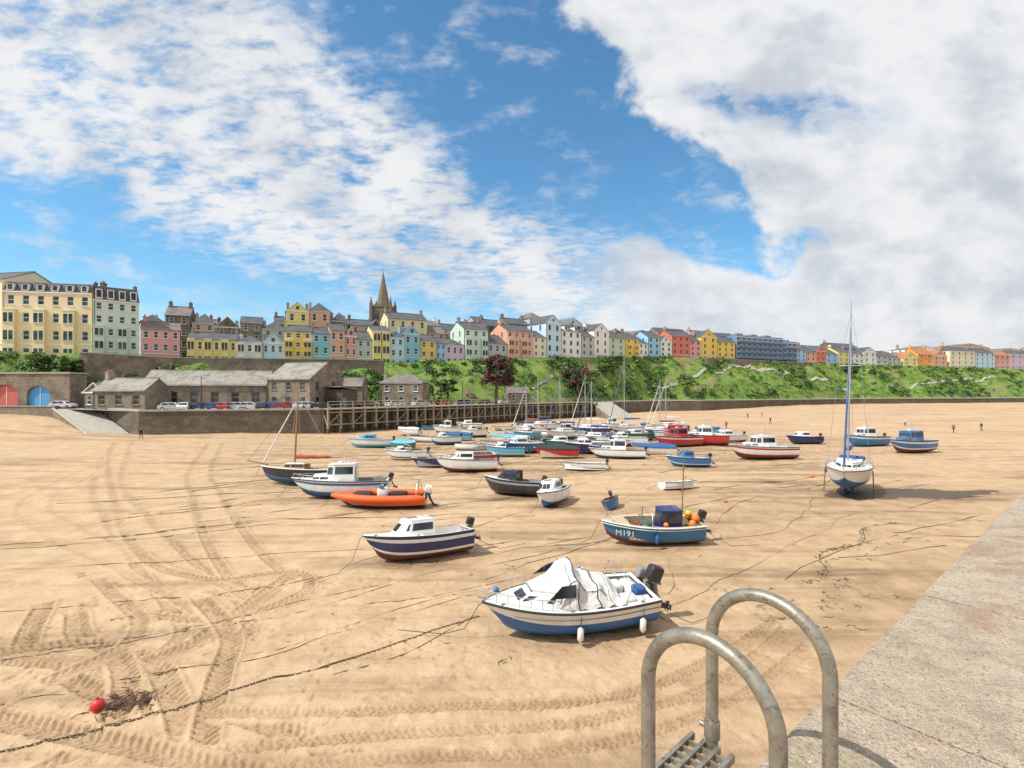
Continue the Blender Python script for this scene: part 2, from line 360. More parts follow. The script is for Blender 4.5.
df=t.m('ADD',t.m('MULTIPLY',t.ss(t.m('ADD',t.m('MULTIPLY',strk,0.65),t.m('MULTIPLY',big,0.35)),0.47,0.60),0.50),t.m('MULTIPLY',aw,0.80),clamp=True)
df=t.m('MULTIPLY',df,t.m('ADD',0.5,t.m('MULTIPLY',t.ss(t.m('ADD',t.m('MULTIPLY',med,.5),t.m('MULTIPLY',strk,.5)),.38,.60),0.6)),clamp=True)
col=t.mix(df,dry,damp_shade)
col=t.mix(t.m('MULTIPLY',ar,0.58),col,(0.22,0.14,0.08))
wet_shade_f=t.ss(t.m('ADD',aw,t.m('MULTIPLY',t.m('SUBTRACT',med,0.5),1.1)),0.84,0.95)
col=t.mix(t.m('MULTIPLY',wet_shade_f,0.85),col,(0.075,0.052,0.035))
weedn=t.noise(t.mapping(geo,(0.35,1.2,1),(0,0,-0.55)),1.3,6,0.78,0.6)
col=t.mix(t.m('MULTIPLY',t.ss(weedn,0.65,0.71),0.7),col,(0.09,0.08,0.03))
hs=t.new('ShaderNodeHueSaturation'); t.l.new(col,hs.inputs['Color']); t.l.new(t.m('ADD',0.76,t.m('MULTIPLY',t.m('ADD',grain,fin),0.24)),hs.inputs['Value'])
t.l.new(hs.outputs[0],b.inputs['Base Color'])
t.l.new(t.m('SUBTRACT',t.m('SUBTRACT',0.95,t.m('MULTIPLY',df,0.2)),t.m('MULTIPLY',wet_shade_f,0.25)),b.inputs['Roughness']); b.inputs['Specular IOR Level'].default_value=0.25
n1=t.bump(t.noise(geo,2.2,5,0.65),0.65,0.13)
n2=t.bump(strk,0.4,0.25,n1)
n3=t.bump(fin,0.6,0.035,n2)
t.l.new(n3,b.inputs['Normal'])
me.materials.append(m)

# ------------------------------------------------------------------ land : quay, cliff slope, plateau
ST=[((-400,150),(-402,160),(-420,170),17),((-175,98),(-178,110),(-195,125),16.5),((-104,97),(-106,104),(-113,109),16.4),((-86,96),(-86,103),(-96,111),16.2),
    ((-62.5,84),(-72,106),(-84,121),15.6),((-35,92),(-43,113),(-50,136),16),((-23.5,105),(-28,124),(-31,146),16.2),((2,135),(0,143),(3,168),19),
    ((24.6,158),(24,168),(27,188),20.5),((55,198),(56,203),(60,220),23),((75,200),(77,206),(88,235),23.8),((171,253),(176,262),(200,292),23.5),
    ((300,292),(306,302),(352,345),23.5),((600,380),(605,395),(650,440),22),((1200,500),(1205,520),(1250,600),22)]
cum=[0]
for i in range(1,len(ST)): cum.append(cum[-1]+math.dist(ST[i][2],ST[i-1][2]))
NS=420
sv=np.concatenate([np.linspace(0,cum[2],20)[:-1],np.linspace(cum[2],cum[12],NS)[:-1],np.linspace(cum[12],cum[-1],30)])
def col_(fn): return np.interp(sv,cum,[fn(s) for s in ST])
wx,wy=col_(lambda s:s[0][0]),col_(lambda s:s[0][1]); fx,fy=col_(lambda s:s[1][0]),col_(lambda s:s[1][1]); tx,ty=col_(lambda s:s[2][0]),col_(lambda s:s[2][1]); tz=col_(lambda s:s[3])
QZ=4.3
NP=18
def slope_pt(i,v):
    X=fx[i]*(1-v)+tx[i]*v; Y=fy[i]*(1-v)+ty[i]*v
    prof=v**0.85
    zz=QZ+(tz[i]-QZ)*prof
    k=math.sin(math.pi*v)
    zz+=k*(noise.noise(Vector((X*0.06,Y*0.06,3)))*4.5+noise.noise(Vector((X*0.25,Y*0.25,7)))*1.8)
    return Vector((X,Y,zz))
GRASS,t,b=newmat('slope_grass')
geo=t.new('ShaderNodeNewGeometry').outputs['Position']
a1=t.noise(geo,0.09,5,0.65); a2=t.noise(geo,0.5,5,0.7); a3=t.noise(geo,3,3)
c=t.mix(t.ss(a2,0.38,0.60),(0.045,0.10,0.015),(0.17,0.28,0.04))
c=t.mix(t.m('MULTIPLY',t.ss(a1,0.46,0.58),0.5),c,(0.25,0.35,0.06))
c=t.mix(t.ss(t.m('ADD',t.m('MULTIPLY',a1,0.5),t.m('MULTIPLY',t.noise(geo,0.22,6,0.7,0.5),0.5)),0.55,0.585),c,(0.24,0.17,0.115))
t.l.new(c,b.inputs['Base Color']); b.inputs['Roughness'].default_value=0.9; t.l.new(t.bump(a3,0.9,0.5),b.inputs['Normal'])
PAVE=paint((0.30,0.28,0.25),0.9,0.5,name='quay_paving',scale=0.6)
mb=MB(); rows=[]
for i in range(len(sv)):
    r=[(wx[i],wy[i],QZ),(fx[i],fy[i],QZ+0.1)]
    for k in range(1,NP+1): r.append(slope_pt(i,k/NP))
    dv=Vector((tx[i]*0.4,ty[i])).normalized()
    r.append((tx[i]+dv.x*14,ty[i]+dv.y*14,tz[i]+0.6)); r.append((tx[i]+dv.x*45,ty[i]+dv.y*45,tz[i]+4)); r.append((tx[i]+dv.x*150,ty[i]+dv.y*150,tz[i]+2)); r.append((tx[i]+dv.x*3000,ty[i]+dv.y*3000,-5))
    rows.append(r)
mb.grid(rows,GRASS,True,False,lambda a,b_: PAVE if b_==0 else GRASS)
mb.obj('hillside')
CONC=paint((0.40,0.37,0.32),0.9,0.45,name='concrete_coping',scale=1.2,bump=0.02)
def wall_run(name,pts,z0,z1,thick,mat,cap=None,caph=0.3):
    mb=MB(); P=[Vector((p[0],p[1],0)) for p in pts]; N=[]
    for i in range(len(P)):
        dd=(P[min(i+1,len(P)-1)]-P[max(i-1,0)]).normalized(); N.append(Vector((dd.y,-dd.x,0)))
    def Zt(i): return z1[i] if isinstance(z1,(list,tuple)) else z1
    def Zb(i): return z0[i] if isinstance(z0,(list,tuple)) else z0
    zz=Vector((0,0,1))
    mb.grid([[P[i]+N[i]*thick*0.6+zz*Zb(i),P[i]+N[i]*thick*0.5+zz*Zt(i),P[i]-N[i]*thick*0.5+zz*Zt(i),P[i]-N[i]*thick*0.5+zz*Zb(i)] for i in range(len(P))],mat,False)
    mb.face([P[0]+N[0]*thick*0.6+zz*Zb(0),P[0]+N[0]*thick*0.5+zz*Zt(0),P[0]-N[0]*thick*0.5+zz*Zt(0),P[0]-N[0]*thick*0.5+zz*Zb(0)],mat)
    e=len(P)-1
    mb.face([P[e]+N[e]*thick*0.6+zz*Zb(e),P[e]-N[e]*thick*0.5+zz*Zb(e),P[e]-N[e]*thick*0.5+zz*Zt(e),P[e]+N[e]*thick*0.5+zz*Zt(e)],mat)
    if cap:
        h=thick*0.5+0.12
        mb.grid([[P[i]+N[i]*h+zz*(Zt(i)+0.003),P[i]+N[i]*h+zz*(Zt(i)+caph),P[i]-N[i]*h+zz*(Zt(i)+caph),P[i]-N[i]*h+zz*(Zt(i)+0.003)] for i in range(len(P))],cap,False,True)
        mb.face([P[0]+N[0]*h+zz*(Zt(0)+0.003),P[0]-N[0]*h+zz*(Zt(0)+0.003),P[0]-N[0]*h+zz*(Zt(0)+caph),P[0]+N[0]*h+zz*(Zt(0)+caph)],cap)
    return mb
def dens_(pts,step=2.0):
    out=[]
    for a,b in zip(pts[:-1],pts[1:]):
        n=max(1,int(math.dist(a,b)/step))
        for k in range(n): out.append((a[0]+(b[0]-a[0])*k/n,a[1]+(b[1]-a[1])*k/n))
    out.append(pts[-1]); return out
TIMBER=paint((0.10,0.075,0.05),0.9,0.4,name='wet_timber')
TIMBL=paint((0.34,0.28,0.21),0.9,0.5,name='weathered_timber')
quay=[(-62.0,83.6),(-35,91.6),(-23.5,104.6),(2,134.6),(24.6,157.5)]
wall_run('harbour_quay_wall',dens_([(-80.2,97.3)]+quay,3),-0.5,QZ+0.02,0.9,STONE_D,CONC,0.3).obj('harbour_quay_wall')
# open timber jetty on piles in front of the wall
mbw=MB()
P=[Vector((p[0],p[1],0)) for p in dens_(quay[1:],2.3)]
for i,p in enumerate(P):
    dd=(P[min(i+1,len(P)-1)]-P[max(0,i-1)]).normalized(); nn=Vector((dd.y,-dd.x,0)); a=math.atan2(dd.y,dd.x)
    for off,mt in ((2.6,TIMBL),(1.0,TIMBER)):
        q_=p+nn*off; mbw.box((q_.x,q_.y,2.0),(.34,.34,5.0),mt,a)
        low=q_+Vector((0,0,.35)); mbw.box((low.x,low.y,.35),(.38,.38,1.2),TIMBER,a)
    q_=p+nn*2.6; mbw.box((q_.x,q_.y,QZ+.95),(.16,.16,1.3),TIMBL,a)
    mbw.tube([p+nn*2.6+Vector((0,0,1.0)),p+nn*1.0+Vector((0,0,3.6))],.11,TIMBL,4)
    if i<len(P)-1:
        q1=P[i+1]+nn*2.6
        for zz in (1.7,3.9): mbw.tube([q_+nn*.2+Vector((0,0,zz)),q1+nn*.2+Vector((0,0,zz))],.12,TIMBL,4)
        if i%2==0: mbw.tube([q_+nn*.2+Vector((0,0,1.7)),q1+nn*.2+Vector((0,0,3.9))],.09,TIMBL,4)
        for zz in (QZ+1.0,QZ+1.55): mbw.tube([q_+Vector((0,0,zz)),q1+Vector((0,0,zz))],.06,TIMBL,4)
        c=(p+P[i+1])/2+nn*1.65; L=(P[i+1]-p).length; mbw.box((c.x,c.y,QZ+.16),(L-.02,2.3,.18),TIMBL,math.atan2((P[i+1]-p).y,(P[i+1]-p).x))
mbw.obj('timber_jetty')
wall_run('sea_wall',dens_([(24.6,158),(40,180),(55,197.5),(75,199.5),(171,252.5),(300,291.5),(600,379.5)],6),-0.5,QZ-0.3,0.9,STONE_D,CONC,0.35).obj('sea_wall')
wall_run('boundary_wall',dens_([(-175,97.6),(-104,96.6),(-87,95.6)],3),1,QZ+0.5,0.6,STONE,CONC,0.15).obj('boundary_wall')
mb=MB()
A=[Vector((-87,94.8,QZ+.03)),Vector((-80.4,96.6,QZ+.03)),Vector((-62.3,82.8,-0.1)),Vector((-66.5,79.6,-0.1))]
mb.grid([[A[0]+(A[3]-A[0])*k/8,A[1]+(A[2]-A[1])*k/8] for k in range(9)],CONC,False)
for p,q_ in ((A[0],A[3]),(A[1],A[2])): mb.face([p,q_,q_-Vector((0,0,1.5)),p-Vector((0,0,5.5))],STONE)
mb.tube([A[0]+Vector((0,0,.12)),A[3]+Vector((0,0,.12))],0.22,CONC,6)
mb.obj('slipway')
mb=MB()
A=[Vector((25,158,QZ)),Vector((33,166,QZ)),Vector((36,146,0.1)),Vector((28,139,0.1))]
mb.grid([[A[0]+(A[3]-A[0])*k/6,A[1]+(A[2]-A[1])*k/6] for k in range(7)],CONC,False)
for p,q_ in ((A[0],A[3]),(A[1],A[2])): mb.face([p,q_,q_-Vector((0,0,1.0)),p-Vector((0,0,5))],STONE)
mb.obj('slipway')
P=[];Zt=[]
for i in range(len(sv)):
    if -97<tx[i]<-35: P.append((fx[i]*.38+tx[i]*.62,fy[i]*.38+ty[i]*.62)); Zt.append(tz[i]-0.2)
wall_run('w',P,5.0,Zt,0.8,STONE,CONC,0.2).obj('retaining_wall')
P=[];Zt=[]
for i in range(len(sv)):
    if 92<tx[i]<165: P.append((fx[i]*.12+tx[i]*.88,fy[i]*.12+ty[i]*.88)); Zt.append(tz[i]-0.4)
wall_run('w',P,15.0,Zt,0.8,STONE,CONC,0.2).obj('retaining_wall')

# ------------------------------------------------------------------ houses
def facade(mb,o,r,n,W,z0,z1,cols,rows_,wall,frame,glass,rec=0.16,bars=True):
    ub=sorted(set([0,W]+[c for cc in cols for c in cc])); vb=sorted(set([z0,z1]+[c for cc in rows_ for c in cc]))
    def P(u_,v_,dep=0): return Vector((o[0]+r.x*u_-n.x*dep,o[1]+r.y*u_-n.y*dep,v_))
    for i in range(len(ub)-1):
        iscol=any(abs(ub[i]-c[0])<1e-6 for c in cols)
        for j in range(len(vb)-1):
            isrow=any(abs(vb[j]-c[0])<1e-6 for c in rows_)
            u0,u1,v0,v1=ub[i],ub[i+1],vb[j],vb[j+1]
            if iscol and isrow:
                mb.face([P(u0,v0),P(u1,v0),P(u1,v0,rec),P(u0,v0,rec)],frame); mb.face([P(u0,v1,rec),P(u1,v1,rec),P(u1,v1),P(u0,v1)],frame)
                mb.face([P(u0,v0),P(u0,v0,rec),P(u0,v1,rec),P(u0,v1)],frame); mb.face([P(u1,v0,rec),P(u1,v0),P(u1,v1),P(u1,v1,rec)],frame)
                mb.face([P(u0,v0,rec),P(u1,v0,rec),P(u1,v1,rec),P(u0,v1,rec)],glass)
                if bars:
                    fw=min(0.12,(u1-u0)*.12)
                    q=[P(u0,v0,rec),P(u1,v0,rec),P(u1,v1,rec),P(u0,v1,rec)]
                    fu=fw/(u1-u0); fv=fw/(v1-v0)
                    for pr in ((0,fu,0,1),(1-fu,1,0,1),(fu,1-fu,0,fv),(fu,1-fu,1-fv,1),(fu,1-fu,.5-fv*.4,.5+fv*.4)): mb.panel(q,*pr,0.03,frame)
                c=P((u0+u1)/2,v0-0.05,-0.06); mb.box(c,(u1-u0+0.25,0.2,0.1),frame,math.atan2(r.y,r.x))
            else: mb.face([P(u0,v0),P(u1,v0),P(u1,v1),P(u0,v1)],wall)
def house(name,a,b,z0,z1,depth,wall,floors=3,bays=3,roof='gable',rh=2.5,roofm=None,chim=None,trim=None,oriel=False,ww=1.15,sidewin=True,dormers=0,wfrac=0.54,bars=None,plinth=True):
    if chim is None: chim=random.choice([0,1,1,2])
    if bars is None: bars=(a[1]<175)
    mb=MB(); a=Vector((a[0],a[1],0)); b=Vector((b[0],b[1],0)); W=(b-a).length; r=(b-a).normalized(); n=Vector((r.y,-r.x,0)); roofm=roofm or SLATE; trim=trim or WHITE
    H=z1-z0; fh=H/floors; ang=math.atan2(r.y,r.x)
    bw=W/bays; w_=min(ww,bw*0.5)
    cols=[(bw*(k+.5)-w_/2,bw*(k+.5)+w_/2) for k in range(bays)]
    rows_=[(z0+fh*k+fh*0.25,z0+fh*k+fh*(0.25+wfrac)) for k in range(floors)]
    facade(mb,a,r,n,W,z0,z1,cols,rows_,wall,trim,GLASS,bars=bars)
    bk=a-n*depth; br=b-n*depth
    sc=[(depth*.22-.45,depth*.22+.45),(depth*.7-.45,depth*.7+.45)] if sidewin and depth>6 else []
    facade(mb,b,-n,r,depth,z0,z1,sc,rows_ if sc else [],wall,trim,GLASS,bars=False)
    facade(mb,bk,n,-r,depth,z0,z1,sc,rows_ if sc else [],wall,trim,GLASS,bars=False)
    V3=lambda p,z: Vector((p.x,p.y,z))
    mb.face([V3(br,z0),V3(bk,z0),V3(bk,z1),V3(br,z1)],wall)
    mb.box(V3(a+r*W/2+n*0.08,z1-0.12),(W+0.1,0.18,0.26),trim,ang)
    if plinth and floors>2: mb.box(V3(a+r*W/2+n*0.05,z0+fh*1.0),(W-0.05,0.12,0.16),trim,ang)
    # downpipe
    pq=a+r*0.25+n*0.12; mb.tube([V3(pq,z0),V3(pq,z1-.2)],.06,GLASS if R()<.5 else trim,4)
    oh=0.3
    def pt(uu,dd,z): p=a+r*uu-n*dd; return Vector((p.x,p.y,z))
    if roof=='gable':
        zr=z1+rh; th=0.14
        for s0,s1 in ((-oh,depth/2),(depth+oh,depth/2)):
            zl=z1-rh*oh/(depth/2)
            q=[pt(-.15,s0,zl+.05),pt(W+.15,s0,zl+.05),pt(W+.15,s1,zr+.05),pt(-.15,s1,zr+.05)]
            if s0>s1: q=[q[1],q[0],q[3],q[2]]
            mb.face(q,roofm); q2=[k-Vector((0,0,th)) for k in q]; mb.face(q2[::-1],roofm)
            for i in range(4): mb.face([q[i],q2[i],q2[(i+1)%4],q[(i+1)%4]],roofm)
        for uu in (0,W): mb.face([pt(uu,0,z1),pt(uu,depth,z1),pt(uu,depth/2,zr-.1)],wall)
        mb.box(pt(W/2,depth/2,zr+.08),(W+.3,.25,.16),roofm,ang)
    elif roof=='front':
        zr=z1+rh
        for s0,s1 in ((-oh,W/2),(W+oh,W/2)):
            zl=z1-rh*oh/(W/2)
            q=[pt(s0,-.2,zl+.05),pt(s1,-.2,zr+.05),pt(s1,depth,zr+.05),pt(s0,depth,zl+.05)]
            mb.face(q if s0>s1 else q[::-1],roofm)
            mb.face([q[0],q[1],q[1]-Vector((0,0,.2)),q[0]-Vector((0,0,.2))],trim)
        for dd in (0,depth): mb.face([pt(0,dd,z1),pt(W,dd,z1),pt(W/2,dd,zr-.05)],wall)
        mb.box(pt(W/2,-.02,z1+rh*.35),(min(.8,W*.2),.06,min(1,rh*.4)),GLASS,ang)
    elif roof=='hip':
        zr=z1+rh; h=min(depth,W)/2*.95
        e=[pt(-oh,-oh,z1),pt(W+oh,-oh,z1),pt(W+oh,depth+oh,z1),pt(-oh,depth+oh,z1)]
        if W>=depth:
            r0,r1=pt(h,depth/2,zr),pt(W-h,depth/2,zr)
            mb.face([e[0],e[1],r1,r0],roofm); mb.face([e[1],e[2],r1],roofm); mb.face([e[2],e[3],r0,r1],roofm); mb.face([e[3],e[0],r0],roofm)
        else:
            r0,r1=pt(W/2,h,zr),pt(W/2,depth-h,zr)
            mb.face([e[0],e[1],r0],roofm); mb.face([e[1],e[2],r1,r0],roofm); mb.face([e[2],e[3],r1],roofm); mb.face([e[3],e[0],r0,r1],roofm)
    elif roof=='mansard':
        zr=z1+rh; i_=1.0
        e=[pt(-.1,-.1,z1),pt(W+.1,-.1,z1),pt(W+.1,depth+.1,z1),pt(-.1,depth+.1,z1)]; f=[pt(.3,i_,zr),pt(W-.3,i_,zr),pt(W-.3,depth-i_,zr),pt(.3,depth-i_,zr)]
        for k in range(4): mb.face([e[k],e[(k+1)%4],f[(k+1)%4],f[k]],roofm)
        mb.face(f,roofm)
        for k in range(bays):
            c=pt(bw*(k+.5),.45,z1+rh*.42); mb.box(c,(1.25,1.3,rh*.7),trim,ang); c2=pt(bw*(k+.5),-.21,z1+rh*.42); mb.box(c2,(.9,.04,rh*.52),GLASS,ang)
            mb.box(pt(bw*(k+.5),.4,z1+rh*.8),(1.5,1.5,.12),roofm,ang)
    elif roof=='flat':
        mb.face([pt(0,0,z1),pt(W,0,z1),pt(W,depth,z1),pt(0,depth,z1)],roofm)
        mb.box(pt(W/2,0.1,z1+.35),(W,.22,.7),wall,ang); mb.box(pt(W/2,0.1,z1+.75),(W+.2,.36,.1),trim,ang)
        mb.box(pt(.1,depth/2+.2,z1+.35),(.2,depth-.3,.7),wall,ang); mb.box(pt(W-.1,depth/2+.2,z1+.35),(.2,depth-.3,.7),wall,ang)
        for k in range(1,floors):
            mb.box(pt(W/2,-.6,z0+fh*k),(W-.4,1.2,.10),wall,ang); mb.tube([pt(.3,-1.15,z0+fh*k+1.0),pt(W-.3,-1.15,z0+fh*k+1.0)],.05,trim,4)
            for j in range(bays+1): mb.tube([pt(.3+(W-.6)*j/bays,-1.15,z0+fh*k),pt(.3+(W-.6)*j/bays,-1.15,z0+fh*k+1.0)],.05,trim,4)
        for k in range(3): mb.box(pt(W*(.2+.3*k),depth*.5,z1+1.2),(W*.12,3,1.8),wall,ang)
    for k in range(dormers):
        uu=W*(k+.5)/dormers; zc=z1+rh*.35
        mb.box(pt(uu,depth*.16,zc),(1.4,depth*.3,rh*.62),wall,ang); mb.box(pt(uu,depth*.16-depth*.155,zc+.05),(1.0,.05,rh*.42),GLASS,ang); mb.box(pt(uu,depth*.15,zc+rh*.34),(1.7,depth*.34,.12),roofm,ang)
    if oriel:
        for k in range(0,bays,2 if bays>2 else 1):
            uc=bw*(k+.5); ow=min(2.2,bw*.85); o=a+r*(uc-ow/2)+n*0.8; zt=z0+fh*min(floors,3)-.25; zb=z0+0.1
            rw=[(z0+fh*j+fh*.22,z0+fh*j+fh*.76) for j in range(min(floors,3))]
            facade(mb,o,r,n,ow,zb,zt,[(ow*.08,ow*.46),(ow*.54,ow*.92)],rw,wall,trim,GLASS,.08,False)
            for uu,rr in ((uc-ow/2,-1),(uc+ow/2,1)):
                p=a+r*uu; p2=p+n*.8; mb.face([Vector((p.x,p.y,zb)),Vector((p2.x,p2.y,zb)),Vector((p2.x,p2.y,zt)),Vector((p.x,p.y,zt))],wall)
            mb.box(pt(uc,-.42,zt+.08),(ow+.2,.95,.16),trim,ang)
    top=z1+(rh if roof in('gable','mansard') else rh*.6)
    cm=random.choice([BRICK,CHIMR,CHIMR,wall])
    for k in range(chim):
        uu=0.5 if k==0 else (W-0.5 if k==1 else W/2); dd=depth*.5 if roof!='mansard' else depth*.4
        mb.box(pt(uu,dd,top+.0),(.7,1.4,2.2),cm,ang); mb.box(pt(uu,dd,top+1.15),(.85,1.55,.14),cm,ang)
        for j in range(3):
            c=pt(uu,dd-.45+.45*j,top+1.2); mb.tube([c,c+Vector((0,0,.5))],[.13,.10],POT,6)
    return mb.obj(name)

tu=tx/ty
def top_at(h,back=1.5):
    """building line on the plateau edge along a compass bearing (tangent h)"""
    k=np.interp(h,tu,np.arange(len(tu))); i=int(k); f=k-i
    i2=min(i+1,len(tu)-1)
    X=tx[i]*(1-f)+tx[i2]*f; Y=ty[i]*(1-f)+ty[i2]*f; Zz=tz[i]*(1-f)+tz[i2]*f
    s=1+back/math.hypot(X,Y)
    return X*s,Y*s,Zz
C={'cream':(0.76,0.66,0.40),'cream2':(0.78,0.71,0.50),'white':(0.78,0.78,0.75),'mint':(0.58,0.70,0.60),'pink':(0.74,0.36,0.33),'salmon':(0.74,0.40,0.27),'yellow':(0.78,0.57,0.13),
   'yellow2':(0.82,0.68,0.27),'blue':(0.32,0.58,0.80),'blue2':(0.53,0.71,0.83),'teal':(0.22,0.54,0.64),'grey':(0.48,0.50,0.50),'coral':(0.70,0.18,0.13),'tan':(0.60,0.43,0.27),'orange':(0.78,0.38,0.09),
   'steel':(0.16,0.27,0.42),'lilac':(0.66,0.48,0.62),'sage':(0.50,0.60,0.46),'stone':None}
def wm(c): return STONE if c=='stone' else render_mat(C[c])
def hp(h): return (h-512)/500
def row_house(kind,h0,h1,e,colr,floors,bays,roof,rh,back=1.5,zoff=0,depth=10,**kw):
    X0,Y0,z0=top_at(hp(h0),back); X1,Y1,z1_=top_at(hp(h1),back); Ym=(Y0+Y1)/2; zb=min(z0,z1_)-0.3+zoff
    zt=EYE+(392-e)*Ym/500
    if zt-zb<5: zt=zb+5
    return house(kind,(X0,Y0),(X1,Y1),zb-1.5 if zoff==0 else zb,zt,depth,wm(colr),floors,bays,roof,rh,**kw)
front=[
 ('seafront_hotel',-60,2,280,'cream2',5,4,'gable',3,dict(depth=13)),
 ('seafront_hotel',3,92,292,'cream',4,6,'mansard',2.2,dict(depth=13,oriel=True,ww=1.3,chim=2)),
 ('guest_house',93,139,301,'mint',5,4,'mansard',3.2,dict(depth=12,oriel=True,chim=2)),
 ('terraced_house',141,180,329,'pink',3,4,'gable',2.2,dict(roofm=SLATE2)),
 ('terraced_house',187,237,339,'yellow2',2,6,'gable',2.0,dict(oriel=True)),
 ('terraced_house',237,262,342,'white',2,3,'hip',2.0,dict(oriel=True)),
 ('terraced_house',262,284,344,'blue2',2,3,'front',2.4,dict()),
 ('terraced_house',284,312,331,'yellow',4,3,'gable',2.0,dict(oriel=True)),
 ('terraced_house',312,330,333,'teal',3,2,'gable',2.0,dict()),
 ('terraced_house',330,345,330,'salmon',3,2,'gable',2.4,dict()),
 ('terraced_house',345,357,336,'pink',3,2,'front',2.4,dict()),
 ('terraced_house',357,372,339,'grey',3,2,'gable',2.6,dict()),
 ('terraced_house',372,390,331,'yellow2',3,2,'gable',2.0,dict(oriel=True)),
 ('terraced_house',390,404,337,'blue2',3,2,'hip',2,dict()),
 ('terraced_house',404,420,334,'teal',3,2,'front',2.5,dict()),
 ('terraced_house',420,436,340,'yellow',3,2,'gable',2,dict()),
 ('terraced_house',436,446,343,'blue',3,2,'gable',2,dict()),
 ('terraced_house',446,464,345,'lilac',2,3,'hip',2.2,dict()),
 ('terraced_house',464,488,329,'mint',4,3,'gable',2.6,dict(oriel=True)),
 ('terraced_house',488,507,343,'grey',2,3,'gable',3,dict()),
 ('terraced_house',507,533,331,'salmon',4,4,'gable',2.6,dict(oriel=True)),
 ('terraced_house',533,546,337,'cream2',4,2,'gable',2.6,dict()),
 ('guest_house',546,561,323,'blue2',4,2,'front',3,dict()),
 ('terraced_house',561,581,331,'white',4,3,'gable',2.6,dict(dormers=2)),
 ('terraced_house',581,594,336,'grey',4,2,'gable',3,dict()),
 ('terraced_house',594,609,331,'white',4,2,'front',3,dict()),
 ('terraced_house',609,625,338,'sage',4,2,'gable',3,dict()),
 ('terraced_house',625,639,339,'yellow',4,2,'gable',3,dict(oriel=True)),
 ('terraced_house',639,648,343,'white',3,2,'gable',3,dict()),
 ('terraced_house',648,660,337,'blue',4,2,'gable',3,dict()),
 ('terraced_house',660,672,342,'white',4,2,'front',3,dict()),
 ('terraced_house',672,690,336,'coral',4,3,'gable',3,dict()),
 ('terraced_house',690,701,341,'pink',4,2,'gable',3,dict()),
 ('terraced_house',701,717,337,'yellow',4,2,'front',3.4,dict()),
 ('terraced_house',717,735,342,'yellow',4,3,'gable',3.4,dict()),
 ('harbour_hotel',736,783,338,'steel',5,9,'flat',1.0,dict(ww=2.2,chim=0)),
 ('harbour_hotel',783,797,343,'steel',4,3,'flat',1.0,dict(ww=2.0,chim=0)),
 ('terraced_house',797,806,350,'blue',4,2,'gable',3,dict()),
 ('terraced_house',806,816,352,'salmon',3,2,'gable',3,dict()),
 ('terraced_house',816,826,351,'coral',3,2,'front',3,dict()),
 ('terraced_house',826,838,354,'blue',3,2,'gable',3,dict()),
 ('terraced_house',838,850,352,'yellow2',3,2,'gable',3,dict()),
 ('terraced_house',850,864,354,'white',3,3,'gable',3,dict()),
 ('terraced_house',864,876,352,'white',3,2,'front',3,dict()),
 ('terraced_house',876,888,356,'grey',3,2,'gable',3,dict()),
 ('terraced_house',888,901,359,'sage',3,3,'hip',3,dict()),
 ('terraced_house',903,918,358,'yellow2',3,2,'front',4,dict(roofm=TILE)),
 ('terraced_house',918,933,354,'orange',3,2,'gable',4,dict(roofm=TILE)),
 ('terraced_house',933,947,356,'salmon',3,2,'front',4,dict(roofm=TILE)),
 ('terraced_house',950,975,351,'cream2',4,4,'hip',3,dict()),
 ('terraced_house',975,995,353,'blue2',4,4,'gable',3,dict()),
 ('terraced_house',995,1010,355,'pink',3,3,'gable',3,dict(roofm=TILE)),
 ('terraced_house',1010,1030,354,'lilac',3,3,'hip',3,dict()),
 ('terraced_house',1032,1060,352,'cream',3,3,'hip',3,dict()),
]
for nm,h0,h1,e,cn,fl,by,rf,rh,kw in front: row_house(nm,h0,h1,e,cn,fl,by,rf,rh,**kw)
back=[(141,165,322,'grey'),(165,190,317,'stone'),(192,215,323,'tan'),(215,240,327,'stone'),(240,262,325,'stone'),(262,286,331,'grey'),(286,309,311,'yellow2'),(309,330,313,'salmon'),(332,348,323,'stone'),(350,372,327,'tan'),
 (388,427,319,'cream'),(428,446,333,'salmon'),(446,466,335,'stone'),(470,486,327,'tan'),(486,508,328,'stone'),(508,530,326,'stone'),(530,545,321,'grey'),(562,584,326,'blue2'),(586,606,329,'white'),(606,628,333,'stone'),
 (630,655,334,'tan'),(660,690,334,'stone'),(695,716,335,'salmon'),(716,738,336,'tan'),(806,830,349,'white'),(832,860,350,'stone'),(862,900,353,'tan'),(905,945,352,'white'),(950,990,349,'tan'),(990,1030,351,'cream')]
for h0,h1,e,cn in back:
    rf=random.choice(['gable','gable','hip','front']); row_house('town_house',h0,h1,e+random.choice([-2,0,2]),cn,4,max(2,int((h1-h0)/9)),rf,U(2.2,3.2),back=17,zoff=0.6,roofm=random.choice([SLATE,SLATE,SLATE,SLATE2]))
for k in range(28):
    h0=150+k*18+U(-5,5); wd=U(9,18); e=334-U(0,12) if h0<540 else 337-U(0,5)
    row_house('town_house',h0,h0+wd,e,random.choice(['stone','tan','white','grey','cream2','stone']),3,2,random.choice(['gable','gable','front']),U(2.2,3.2),back=U(32,42),zoff=2,roofm=random.choice([SLATE,SLATE,SLATE2]))
mb=MB(); cx,cy=-51.5,200; wT=7.6; zt=41; SP=paint((0.20,0.15,0.11),0.9,0.4,name='sandstone',scale=0.6)
for s in ((-1,-1),(1,-1),(1,1),(-1,1)): mb.box((cx+s[0]*wT/2,cy+s[1]*wT/2,(10+zt)/2+.8),(1.3,1.3,zt-10+1.6),SP,0,0.85); mb.tube([(cx+s[0]*wT/2,cy+s[1]*wT/2,zt+1.5),(cx+s[0]*wT/2,cy+s[1]*wT/2,zt+4.2)],[.6,.03],SP,6,smooth=False)
mb.box((cx,cy,(10+zt)/2),(wT,wT,zt-10),SP)
